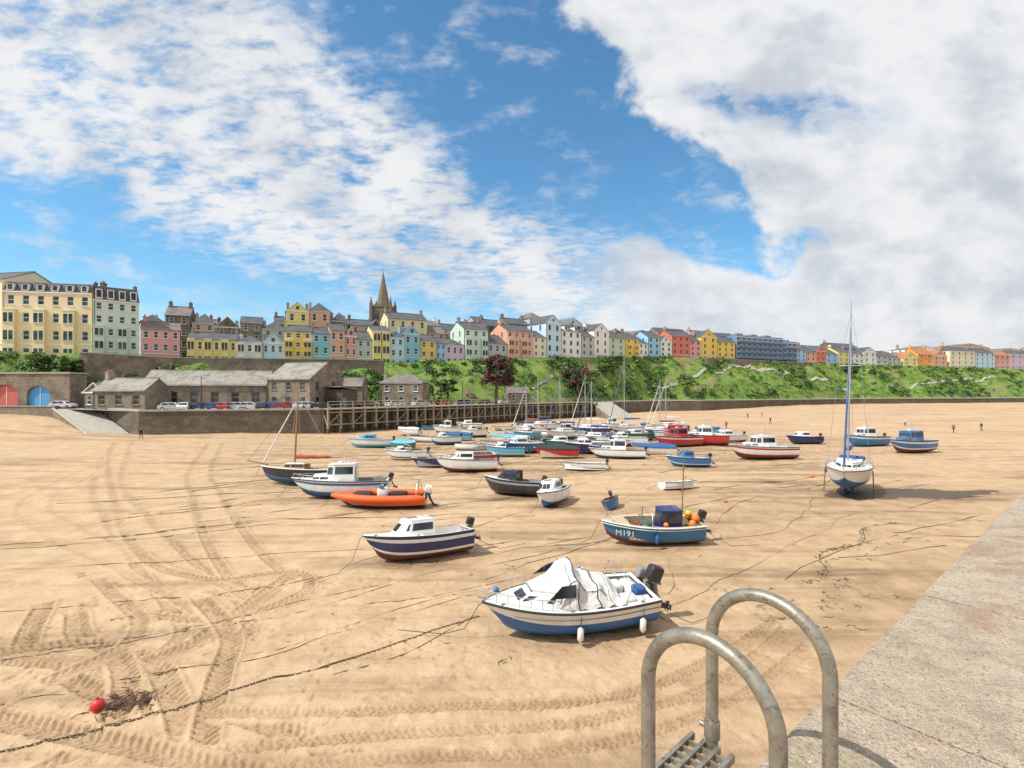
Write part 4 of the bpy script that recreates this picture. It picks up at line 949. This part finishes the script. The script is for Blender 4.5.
def yacht(name,x,y,head,L=7.0,B=2.4,D=1.1,mh=9,top=GEL,bot=ANTB,stripe=BLU,sail=CANV_B,heel=2,keel=.7,legs=True):
    mb=MB()
    hb,sz=hull(mb,L,B,D,top,stripe,bot,WOOD,GEL,tc=.32,floor=.5,sheer=.18,rake=.13,tr=.62,inner=GEL,line=False)
    zd=sz(.5)+.02; cabin(mb,-.14*L,.08*L,.24*L,B*.30,B*.28,B*.12,zd,zd+.38,.45,.0,.07,GEL,wv=(.35,.75),backwin=False)
    mast(mb,.10*L,zd+.3,mh,L,B,sz,boom=L*.38,sail=sail); rails(mb,hb,sz,L,.05,.99,.5,8,.012,.05)
    for sd in (-.22,.22): mb.box((-.06*L,sd,-.25*keel),(1.5,.12,keel*1.0+.25),bot,0,.8)
    if legs:
        for sd in (1,-1): mb.tube([(0.02*L,sd*(B/2+.03),zd-.2),(0.02*L,sd*(B/2+.12),-keel*.7)],.04,WOOD,6)
    mb.box((-.5*L-.04,0,D*.35),(.05,.08,D*1.0),bot); fender(mb,-.1*L,-B/2-.12,D*.8,CANV_B)
    mb.rbox((-.36*L,0,zd+.3),(.7,B*.6,.35),sail,.35)
    return place(mb,name,x,y,head,heel,z=keel*.68)

# hero white / blue cuddy with a slack canvas cover laid over windscreen and hood frame
mb=MB(); L,B,D=5.6,2.2,1.05
hb,sz=hull(mb,L,B,D,GEL,HBLU,HBLU,RUBBER,GEL,tc=.40,ns=28,sheer=.26,tr=.86,inner=GRY,cap=.2,nb=5)
zd=sz(.6)+.03
cabin(mb,-.08*L,.14*L,.37*L,B*.41,B*.37,B*.14,zd-.05,zd+.36,.75,0,.16,GEL,wv=(.42,.78))
mb.box((.2*L,0,zd+.38),(.5,.5,.05),GRY)
rows=[]; nxx=34
for i in range(nxx+1):
    f=i/nxx; x_=-1.5+f*2.75
    key=[(0,.18),(.12,.50),(.30,.62),(.46,.78),(.56,1.14),(.66,1.10),(.82,.56),(1,.30)]
    pk=np.interp(f,[k_[0] for k_ in key],[k_[1] for k_ in key])
    b_=B*.45*(1 if f<.6 else 1-.50*((f-.6)/.4)); r=[]
    prof=[(-1,0),(-.98,.18),(-.90,.45),(-.80,.68),(-.66,.82),(-.48,.90),(-.26,.97),(0,1.0),(.26,.96),(.48,.91),(.66,.80),(.80,.66),(.90,.45),(.98,.18),(1,0)]
    for k,(py_,pz_) in enumerate(prof):
        wv_=.10*noise.noise(Vector((x_*2.6,k*.45,0)))*min(1,pz_*1.5)+.045*math.sin(x_*13+k*1.1)*(1 if pz_<.9 else .3)
        sag=-.12*abs(math.sin(f*math.pi*3.4))*math.sin(math.pi*pz_) 
        r.append((x_+.14*noise.noise(Vector((k*.5,x_,5))),b_*py_*(1-.14*pz_),sz(.5)+.02+pk*pz_+wv_+sag))
    rows.append(r)
mb.grid(rows,CANV_W,False)
for i in (5,11,19,22,28):
    mb.tube([Vector(p)+Vector((0,0,.014)) for p in rows[i]],.018 if i in (11,19) else .010,BLK if i in(11,19) else GRY,5)
for k in (3,11): mb.tube([Vector(rows[i][k])+Vector((0,.0,.02)) for i in range(6,30)],.011,HBLU,4)
# dark screen panels showing under the lifted cover edge
for sd in (-1,1):
    mb.face([(.15,sd*B*.415,zd+.36),(.95,sd*B*.37,zd+.34),(.55,sd*B*.33,zd+.66),(.12,sd*B*.37,zd+.72)],GLASS)
for sd in (-1,1):
    mb.tube([(-1.6,sd*.86,sz(.3)),(-1.85,sd*.8,sz(.3)+.62),(-1.6,sd*.55,sz(.3)+.75)],.016,ALU,6)
    mb.rbox((-1.85,sd*.45,D*.86),(.55,.5,.42),GEL,.25)
mb.tube([(-1.85,-.8,sz(.3)+.62),(-1.8,0,sz(.3)+.72),(-1.85,.8,sz(.3)+.62)],.016,ALU,6)
mb.rbox((-2.4,0,D*.82),(.5,1.5,.42),GEL,.2); mb.rbox((-2.35,.3,D*1.1),(.4,.4,.3),CANV_B,.3)
rails(mb,hb,sz,L,.60,.99,.34,8,.014)
outboard(mb,-L/2-.05,.1,D*.98,1.2,BLK); outboard(mb,-L/2-.05,-.55,D*.9,.75,GRY)
for xx_ in (.1,-2.0):
    for sd in (1,-1): fender(mb,xx_,sd*(B/2+.13),D*.70)
mb.tube([(2.7,0,1.36),(2.95,0,1.42)],.04,ALU,8)
for sd in (-1,1): mb.tube([(L*(t_/20-.5),sd*(hb(t_/20)*1.004),sz(t_/20)*.80) for t_ in range(0,18)],.010,BLK,4)
place(mb,'motor_boat',1.75,16.05,197,-7)

motor('motor_boat',-4.25,22.8,207,4.9,2.0,1.1,top=NAVY,stripe=GEL,bot=ANTI,cab='low',heel=6,obcol=BLK,railing=False,strip2=GEL)
motor('motor_boat',-12.3,35.9,188,6.8,2.5,1.2,top=GEL,stripe=BLU,bot=ANTB,cab='house',heel=3,strip2=BLU)
mb=MB(); L,B,D=6.0,2.2,.75
hb,sz=hull(mb,L,B*.8,D,ORG,BLK,BLK,ORG,GRY,tc=.8,floor=.45,inner=GRY)
for sd in (1,-1): mb.tube([(L*(t_/16-.5)+.1,sd*(max(.0,hb(t_/16)-.02)),sz(t_/16)-.02) for t_ in range(0,17)],[.14]+[.25]*12+[.23,.2,.17,.12],ORG,10)
for sd in (1,-1): mb.tube([(L*(t_/16-.5)+.1,sd*(max(.0,hb(t_/16)+.20)),sz(t_/16)) for t_ in range(1,14)],.02,BLK,4)
mb.rbox((-.2,0,1.0),(.7,.7,.7),GEL,.2); mb.rbox((-1.2,0,.85),(1.2,.5,.5),CANV_K,.3); mb.rbox((1.1,0,.9),(1.2,.9,.35),CANV_K,.35); wind(mb,-.3,.1,.35,1.3,.3)
mb.tube([(-2.4,-.7,.8),(-2.5,-.7,1.7),(-2.5,.7,1.7),(-2.4,.7,.8)],.03,ALU,6); outboard(mb,-L/2,0,D,1.1,GEL); fender(mb,-2.6,-.9,1,ORP)
place(mb,'rigid_inflatable_boat',-8.7,33.0,184,-4)
mb=MB(); L,B,D=6.6,2.2,1.15
hb,sz=hull(mb,L,B,D,BLK,BLU,ANTB,GEL,TAN,tc=.4,floor=.5,sheer=.35,rake=.06,tr=.55,inner=TAN)
mast(mb,.08*L,D,6.3,L,B,sz,boom=L*.45,sail=CANV_R,mat=WOOD,r=.08); mb.tube([(L*.42,0,D*1.35),(L*.5+1.2,0,D*1.6)],[.07,.04],WOOD,8); mb.tube([(L*.5+1.1,0,D*1.6),(.08*L,0,D+5.9)],.012,BLK,4)
cabin(mb,-.08*L,.1*L,.2*L,B*.28,B*.25,B*.15,D+.1,D+.45,.15,0,.05,WOOD,roof=GEL)
place(mb,'sailing_cutter',-17.2,40.6,178,6,z=.1)
mb=MB(); L,B,D=5.1,2.05,1.05
hb,sz=hull(mb,L,B,D,MBLU,MBLU,ANTI,GEL,TAN,tc=.74,floor=.4,sheer=.30,rake=.05,tr=.78,inner=TAN)
for sd in (1,-1): mb.tube([(L*(t_/20-.5),sd*(hb(t_/20)*1.0+.01),sz(t_/20)-.14) for t_ in range(0,21)],.022,GEL,5)
cabin(mb,-.28*L,-.12*L,-.06*L,.52,.52,.42,.5,1.72,.08,0,.05,NAVY,roof=NAVY,wv=(.55,.92),over=.05)
mb.tube([(-.3*L,.2,.9),(-.3*L,.2,4.2)],.03,WOOD,6); mb.tube([(-.3*L,.2,3.3),(-.38*L,-.3,3.3)],.02,WOOD,5)
for (a,b_,c_,mm,rr) in ((-2.2,-.5,1.2,ORP,.20),(-2.3,.1,1.25,ORP,.22),(-1.9,.6,1.15,ORP,.18),(-2.0,-.1,1.45,YEL,.16),(-.5,.7,1.15,ORP,.13)): mb.ball((a,b_,c_),rr,mm,12)
mb.rbox((.6,0,.75),(.9,.6,.4),GRY,.2); mb.rbox((-.2,.5,.8),(.7,.45,.35),BLU,.2); mb.rbox((1.3,-.3,1.0),(.5,.35,.3),WOOD,.2); mb.rbox((-2.2,.5,.8),(.6,.6,.6),NETG,.4)
mb.rbox((.9,.45,.85),(.45,.4,.5),RED,.2); mb.rbox((.2,-.4,.8),(.6,.5,.4),NETG,.35)
for k in range(14): mb.tube([(.6+random.gauss(0,.3),random.gauss(0,.3),.95+R()*.1),(.6+random.gauss(0,.4),random.gauss(0,.4),1.0),(.6+random.gauss(0,.4),random.gauss(0,.4),.9)],.02,random.choice([NETG,ORP,ROPE,BLU]),4)
mb.tube([(.2,-.7,1.05),(.2,-.7,1.7),(.2,.7,1.7),(.2,.7,1.05)],.025,ALU,6)
outboard(mb,-L/2,0,D*1.0,.9,BLK); fender(mb,.1,B/2+.1,.8,CANV_B); fender(mb,.1,-B/2-.1,.8,CANV_B)
fb=place(mb,'fishing_boat',7.0,25.3,186,-4)
cu=bpy.data.curves.new('registration_text','FONT'); cu.body='M191'; cu.size=.42; cu.extrude=.004; ob_=bpy.data.objects.new('registration_text',cu); scene.collection.objects.link(ob_)
ob_.data.materials.append(GEL); ob_.parent=fb
xa,xb2=1.95,1.05
def side(xq,zq):
    t_=xq/L+.5; k=hb(t_); g=max(0.05,min(1,(zq-.1)/(sz(t_)-.1))); w=t_**3; f=.97*(1-w)+(g**.75)*w; return k*f
p0=Vector((xa,side(xa,.72)+.05,.62)); p1=Vector((xb2,side(xb2,.72)+.05,.62)); xd=(p1-p0).normalized(); ptop=Vector((xb2,side(xb2,1.0)+.05,.95)); up_=(ptop-p1); up_=(up_-xd*up_.dot(xd)).normalized(); nn=xd.cross(up_)
M=Matrix((xd,up_,nn)).transposed().to_4x4(); M.translation=p0; ob_.matrix_local=M
motor('motor_boat',.0,37.2,160,4.7,2.1,1.1,top=BLK,cab='low',cabm=CANV_K,heel=5,bot=BLK,railing=False,strip2=GRY)
motor('motor_boat',2.75,34.0,245,4.0,1.8,.95,top=GEL,cab='low',cabm=GEL,heel=7,bot=BLU,railing=False)
dinghy('dinghy',6.6,33.0,250,2.0,1.1,.6,top=BLU,bot=BLU,inner=BLU,heel=20,ob=True)
dinghy('open_boat',6.8,48.6,170,4.6,1.8,.75,top=GEL,bot=GRY,inner=GEL,ob=True,stripe=NAVY)
dinghy('dinghy',13.1,39.1,12,3.0,1.5,.6,top=GEL,inner=GEL,heel=-8)
motor('motor_boat',18,51.3,176,4.3,1.8,.95,top=BLU,cab='low',cabm=BLU,bot=BLU,heel=3,stripe=GEL)
motor('fishing_boat',28.1,56.3,183,7.6,2.6,1.4,top=GEL,stripe=RED,bot=ANTI,cab='house',cabm=GEL,heel=2,tc=.45,strip2=RED,ob=False)
motor('fishing_boat',22.8,69,195,7.0,2.5,1.4,top=RED,stripe=RED,bot=ANTI,cab='house',cabm=RED,ob=False,heel=2,strip2=GEL)
motor('fishing_boat',27.2,71,170,6.5,2.4,1.4,top=RED,bot=ANTI,cab='house',cabm=GEL,ob=False,heel=3)
motor('fishing_boat',24.6,76,180,6.5,2.4,1.4,top=GEL,bot=ANTI,cab='house',cabm=RED,ob=False,heel=-2)
yacht('sailing_yacht',25.3,37.6,232,8.6,2.9,1.45,mh=11.6,heel=-1,keel=.8)
motor('motor_boat',50.0,62.8,200,7.2,2.7,1.5,top=BLU,stripe=GEL,bot=ANTI,cab='house',cabm=BLU,heel=2,ob=False,strip2=GEL)
motor('motor_boat',49.3,69.8,190,6.2,2.5,1.4,top=BLU,cab='house',cabm=GEL,heel=2,strip2=GEL)
motor('motor_boat',42.5,73,185,5.2,2.2,1.1,top=NAVY,cab='low',cabm=GEL,heel=2)
motor('motor_boat',-4.4,47.8,185,5.9,2.2,1.2,top=GEL,stripe=GEL,bot=ANTI,cab='low',heel=4)
dinghy('open_boat',-8.2,51,190,4.0,1.6,.9,top=NAVY,inner=GRY,ob=True)
motor('motor_boat',-12,56.5,183,4.8,1.9,1.0,top=GEL,cab='cuddy',stripe=NAVY)
motor('motor_boat',-19.6,69,186,6.2,2.2,1.1,top=GEL,cab='low',stripe=CYAN,bot=CYAN,cabm=CYAN)
motor('motor_boat',-.8,59,178,4.6,1.9,1.05,top=CYAN,cab='cuddy',stripe=GEL)
tops=[GEL,GEL,GEL,GEL,BLU,NAVY,CREAMG,CYAN,GEL,RED,GRN,GEL]
lst=[(-14,76),(-9.5,71),(-5,65),(1.5,66.5),(5,72),(9.5,61.5),(-1,74),(3,81),(17.5,62),(13.5,74),(19,77),(-6.5,84),(-12,92),(-18,87),(-2,98),(9,97),(31,81),(27.5,86),(-9,104),(35,90),(13,66),(-4,55),(6.5,66),(22.5,82),(0,90),(14,90),(16,70),(9,85),(-16,100),(3,106),(20,100),(-8.5,78),(25,94),(5,57),(-14,66),(12,57.5),(32,75),(7,78),(-3,69),(17,84),(1,62)]
for i,(a,b_) in enumerate(lst):
    tp=tops[i%len(tops)]; r_=R(); hd=180+U(-22,22)+(0 if R()<.75 else 160)
    if r_<.5: motor('motor_boat',a,b_,hd,U(4.4,6.4),U(1.9,2.3),U(1.0,1.3),top=tp,stripe=random.choice([tp,BLU,RED,GEL]),bot=random.choice([ANTI,ANTB,BLK]),cab=random.choice(['cuddy','low','house']),cabm=random.choice([GEL,GEL,tp]),heel=U(-6,6))
    elif r_<.8: dinghy('covered_boat',a,b_,hd,U(4.2,5.6),U(1.8,2.1),U(.9,1.1),top=tp,bot=random.choice([tp,ANTI]),cover=random.choice([CANV_B,CANV_W,CANV_B,CANV_K,CYAN]),heel=U(-5,5),ob=True)
    else: dinghy('open_boat',a,b_,hd,U(3.6,4.8),1.7,.85,top=tp,inner=GRY,heel=U(-6,6),ob=R()<.6)
for (a,b_,L_,mh,tp,sl_) in ((8,77,6.5,8.2,GEL,CANV_B),(13,84,6.8,8.6,NAVY,CANV_W),(20.5,88,8,11.8,GEL,CANV_B),(5.5,93,6.5,8.0,GEL,CANV_B),(24,79,6.4,7.6,BLU,CANV_R),(11.5,69,5.8,7.2,GEL,CANV_B),(29,92,7,8,GEL,CANV_W),(3,86,6,7,GEL,CANV_R)):
    yacht('sailing_yacht',a,b_,180+U(-20,20),L_,2.3,1.2,mh=mh,top=tp,sail=sl_,keel=.5,heel=U(-3,3))

# ------------------------------------------------------------------ mooring lines, chain, buoy, weed
def szf(x,y):
    i=np.searchsorted(xs,x); j=np.searchsorted(ys,y); i=min(max(i,1),nx-1); j=min(max(j,1),ny-1); return float(max(Z[j,i],Z[j-1,i],Z[j,i-1],Z[j-1,i-1]))
def rope(pts,r=.02,wob=.15,mat=None,name='mooring_rope',mb=None,step=.35):
    P=catmull([(p[0],p[1],0) for p in pts],step); out=[]; sd=U(0,100)
    for p in P:
        x_=p.x+wob*noise.noise(Vector((p.x*.35,p.y*.35,sd)))+wob*.25*noise.noise(Vector((p.x*1.7,p.y*1.7,sd))); y_=p.y+wob*noise.noise(Vector((p.x*.35,p.y*.35,sd+9)))
        bury=-.6*r if noise.noise(Vector((p.x*.5,p.y*.5,sd+30)))<-.05 else .4*r
        out.append((x_,y_,szf(x_,y_)+bury))
    own=mb is None
    if own: mb=MB()
    mb.tube(out,[r*U(.8,1.25) for _ in out],mat or ROPE,5)
    if own: mb.obj(name)
rope([(-13.5,11.8),(-10,13.3),(-6,15.5),(-1.0,19)],.011,.1)
rope([(-10.5,13.4),(-6.6,14.6),(-4,17.6),(-.84,19.2),(1,19.8)],.013,.3)
rope([(-24,16.6),(-16.5,17.8),(-9,19.5),(-6,23)],.012,.2)
rope([(-4.8,13.2),(-2.8,14.8),(-1.1,17)],.014,.25)
rope([(-5.2,17.8),(-3.2,18.6),(-1.5,19.3),(.5,21)],.011,.4)
rope([(-26,24),(-18,26.5),(-12,29.5),(-8,33)],.016,.3); rope([(-30,20),(-18,22),(-7,24)],.013,.3)
rope([(-2,23.5),(2,25),(5,25.5)],.014,.4); rope([(9.6,25.5),(15,28),(22,36)],.014,.5)
rope([(4.6,18),(6,19.5),(7.5,23),(9,25)],.012,.5); rope([(5,17.3),(8,20),(13,24),(21,31)],.012,.5)
rope([(-16,14),(-11,15.8),(-6,19.2),(-3,21.4)],.010,.2); rope([(-20,13.2),(-13,14.6),(-7.5,17.2),(-4.5,20)],.010,.2)
mb=MB()
for k in range(80):
    cx_,cy_=U(-28,34),U(22,75); l=U(5,18); a=.50+random.gauss(0,.2)
    rope([(cx_-l*math.cos(a)/2,cy_-l*math.sin(a)/2),(cx_+random.gauss(0,.3),cy_+random.gauss(0,.3)),(cx_+l*math.cos(a)/2,cy_+l*math.sin(a)/2)],.010+cy_*.0003,.5,ROPE,mb=mb,step=.8)
mb.obj('mooring_lines')
mb=MB(); P=catmull([(-11.6,10.4,0),(-9.6,11.2,0),(-8.2,12.0,0),(-6.5,13.2,0),(-5.3,13.7,0),(-1.1,16.8,0)],.075)
CH=paint((0.10,0.07,0.05),.8,.4,metal=.3,name='rusty_chain')
for i in range(len(P)-1):
    a,b_=P[i],P[i+1]; c_=(a+b_)/2; dd_=(b_-a).normalized(); nn=Vector((-dd_.y,dd_.x,0)) if i%2 else Vector((0,0,1)); zz=szf(c_.x,c_.y)+.015
    ring=[Vector((c_.x,c_.y,zz))+dd_*.055*math.cos(t_*math.pi/4)+nn*.024*math.sin(t_*math.pi/4) for t_ in range(9)]; mb.tube(ring,.009,CH,4,cap=False)
mb.obj('mooring_chain')
WEED=paint((0.06,0.055,0.02),.6,.4,name='seaweed',scale=6); WEED2=paint((0.12,0.18,0.03),.6,.3,name='green_weed',scale=6)
def weed(mb,x,y,r,n,m1=WEED,ls=1.0,gp=.25):
    for k in range(n):
        px_,py_=x+random.gauss(0,r),y+random.gauss(0,r*.6); a=U(0,6.28); l=U(.06,.2)*ls; z_=szf(px_,py_)
        mb.face([(px_,py_,z_+.01),(px_+math.cos(a)*l,py_+math.sin(a)*l,z_+U(.01,.04)),(px_+math.cos(a+.3)*l,py_+math.sin(a+.3)*l,z_+.02)],m1 if R()>gp else WEED2)
        if k%5==0: mb.tube([(px_,py_,z_+.01),(px_+math.cos(a)*l*1.5,py_+math.sin(a)*l*1.5,z_+.02),(px_+math.cos(a+.5)*l*2.5,py_+math.sin(a+.5)*l*2.5,z_+.01)],.008,m1,4)
mb=MB(); weed(mb,-9.5,12.3,.30,260,paint((0.11,0.05,0.03),.8,.4,name='brown_weed'),1.1,.05); mb.obj('seaweed_pile')
wl=[(11.8,20.0),(13.5,21.5),(14.6,23.6),(17.5,25.0),(19.5,27.6),(22,28.6)]
rope(wl,.020,.25,ROPEG)
mb=MB()
for p in catmull([(a,b_,0) for a,b_ in wl],.25): 
    if R()<.7: weed(mb,p.x,p.y,.10,6,WEED,.8)
mb.obj('seaweed_line')
mb=MB()
for k in range(120): weed(mb,U(-22,28),U(12,60),U(.05,.25),int(U(3,10)),WEED,.7,.4)
for k in range(40): f=R(); weed(mb,9+f*14+random.gauss(0,1.2),16+f*13,.2,int(U(3,9)),WEED,.7,.8)
mb.obj('seaweed_scatter')
mb=MB(); bx,by=-9.95,12.0; zz=szf(bx,by); RB=paint((0.62,0.03,0.03),.4,.25,.2,name='red_plastic'); mb.ball((bx,by,zz+.13),.15,RB,16,(1,1,1.05)); mb.tube([(bx,by,zz+.27),(bx,by,zz+.33)],.03,RB,8)
mb.tube([(bx,by,zz+.32),(bx+.15,by-.05,zz+.1),(bx+.5,by+.1,zz+.02)],.012,ROPE,5); mb.obj('mooring_buoy')
for (a,b_,mm,rr) in ((-.6,18.9,BLU,.12),(14.5,34,ORP,.13),(10,30,GEL,.13),(27,45,ORP,.16)):
    mb=MB(); zz=szf(a,b_); mb.ball((a,b_,zz+rr*.85),rr,mm,12); mb.tube([(a,b_,zz+rr*1.7),(a,b_,zz+rr*2.1)],rr*.2,mm,6); mb.obj('mooring_buoy')

# ------------------------------------------------------------------ parked cars
def car(x,y,z,head,colr):
    mb=MB(); prof=[(-2.1,.35),(-2.12,.75),(-2.0,.95),(-1.7,1.0),(-1.45,1.38),(-.9,1.47),(.2,1.46),(.55,1.36),(1.15,.98),(1.9,.86),(2.1,.65),(2.1,.35)]
    rows=[]
    for sd in (-1,1): rows.append([(p[0],sd*.85*(1 if p[1]<1.02 else .80),p[1]) for p in prof])
    mb.grid(rows,colr,False,True)
    for r_ in rows: mb.face(r_,colr)
    for sd in (-1,1):
        q_=[(-1.55,sd*.86,1.02),(.95,sd*.86,1.02),(.4,sd*.70,1.38),(-1.35,sd*.70,1.38)]
        if sd>0: q_=[q_[1],q_[0],q_[3],q_[2]]
        mb.panel(q_,.02,.46,.0,.95,.02,GLASS); mb.panel(q_,.5,.97,.0,.95,.02,GLASS)
        for wx_ in (-1.3,1.3): mb.tube([(wx_,sd*.70,.33),(wx_,sd*.88,.33)],.33,RUBBER,14); mb.tube([(wx_,sd*.88,.33),(wx_,sd*.895,.33)],.19,ALU,10)
    for xa_,xb_ in (((.55,1.36),(1.15,.98)),((-1.45,1.38),(-1.7,1.0))):
        s=1 if xa_[0]>0 else -1
        mb.face([(xa_[0]+.02*s,-.62,xa_[1]-.02),(xa_[0]+.02*s,.62,xa_[1]-.02),(xb_[0]+.01*s,.70,xb_[1]+.05),(xb_[0]+.01*s,-.70,xb_[1]+.05)],GLASS)
    mb.obj('parked_car',(x,y,z),(0,0,head))
cc=[paint((0.55,0.56,0.58),.3,.05,.5,name='silver_car'),paint((0.03,0.03,0.035),.3,.05,.5,name='black_car'),paint((0.4,0.03,0.03),.3,.05,.5,name='red_car'),paint((0.7,0.7,0.7),.3,.05,.5,name='white_car'),paint((0.05,0.1,0.3),.3,.05,.5,name='blue_car')]
for k in range(13):
    f=k/12; car(-60+f*24,88.0+f*6.6+.4,QZ+.02,.27+(1.57 if k%3==1 else 0),cc[(k*3)%5])
for k in range(7): car(-30+k*4.6,103.5+k*5.3,QZ+.02,.8,cc[(k*2+1)%5])
car(-80,99.5,QZ+.02,.3,cc[0]); car(-88,98,QZ+.1,.1,cc[3])
for (a,b_) in ((-55,88.5),(-30,101),(-12,121),(8,143),(60,201),(110,222)):
    mb=MB(); mb.tube([(0,0,0),(0,0,3),(0,0,6)],[.12,.08,.06],BLK,8); mb.tube([(0,0,5.9),(.4,0,6.3),(.9,0,6.3)],.04,BLK,6); mb.rbox((1.0,0,6.22),(.5,.22,.14),GRY,.3); mb.obj('street_lamp',(a,b_,QZ))

# ------------------------------------------------------------------ people
SKIN=paint((0.55,0.34,0.25),.6,.05,name='skin'); HAIR=paint((0.06,0.035,0.02),.7,.1,name='hair'); CL=[paint(c_,.9,.05,name='cloth') for c_ in ((0.5,0.05,0.05),(0.04,0.06,0.15),(0.6,0.6,0.6),(0.03,0.03,0.035),(0.1,0.3,0.4),(0.05,0.05,0.08))]
def person(x,y,z,head,top,leg,stride=.25,h=1.72):
    V_=[(0,0,.95),(0,0,1.1),(0,0,1.32),(0,0,1.47),(0,0,1.53),(.01,0,1.63),(.02,0,1.70), (0,.1,.90),(stride*.55,.1,.50),(stride*.7,.1,.08),(stride*.7+.16,.1,.04),(0,-.1,.90),(-stride*.35,-.1,.49),(-stride*1.1,-.1,.10),(-stride*1.1+.15,-.1,.04),
        (0,.19,1.42),(-stride*.4,.24,1.15),(-stride*.2,.24,.92),(-stride*.1,.24,.84),(0,-.19,1.42),(stride*.4,-.24,1.15),(stride*.75,-.24,.93),(stride*.85,-.24,.86)]
    E=[(0,1),(1,2),(2,3),(3,4),(4,5),(5,6),(0,7),(7,8),(8,9),(9,10),(0,11),(11,12),(12,13),(13,14),(3,15),(15,16),(16,17),(17,18),(3,19),(19,20),(20,21),(21,22)]
    rad=[.14,.13,.155,.10,.055,.095,.085,.095,.06,.042,.04,.095,.06,.042,.04,.062,.045,.034,.036,.062,.045,.034,.036]
    me=bpy.data.meshes.new('p'); me.from_pydata(V_,E,[]); o=bpy.data.objects.new('p',me); scene.collection.objects.link(o)
    o.modifiers.new('s','SKIN')
    for i,r_ in enumerate(rad): me.skin_vertices[0].data[i].radius=(r_,r_*(1.25 if i in (0,1,2) else 1))
    me.skin_vertices[0].data[0].use_root=True
    o.modifiers.new('ss','SUBSURF').levels=1
    dg=bpy.context.evaluated_depsgraph_get(); m2=bpy.data.meshes.new_from_object(o.evaluated_get(dg)); bpy.data.objects.remove(o)
    m2.materials.clear()
    for mm in (top,leg,SKIN,HAIR): m2.materials.append(mm)
    for p in m2.polygons:
        c_=p.center; p.use_smooth=True
        p.material_index = 3 if (c_.z>1.66 or (c_.z>1.57 and c_.x<-.03)) else 2 if c_.z>1.5 or (abs(c_.y)>.19 and c_.z<.95) else 1 if c_.z<.95 else 0
    ob=bpy.data.objects.new('person_walking',m2); scene.collection.objects.link(ob); ob.location=(x,y,z); ob.rotation_euler=(0,0,head); ob.scale=(h/1.78,)*3
for (a,b_,zz,hd,i,j) in ((-56,75.5,None,2.8,3,1),(83,94,None,.3,0,3),(92,98,None,3,1,3),(86.5,110,None,1,2,5),(75,150,None,0,4,3),(-75,92.4,2.2,2.6,0,1),(-36,95.5,QZ,1,2,3),(66,140,None,2,3,1),(62,120,None,2,3,5),(45,105,None,1,0,3)):
    person(a,b_,float(sand_z(np.array(float(a)),np.array(float(b_)))) if zz is None else zz,hd,CL[i],CL[j])
print('objects',len(bpy.data.objects))
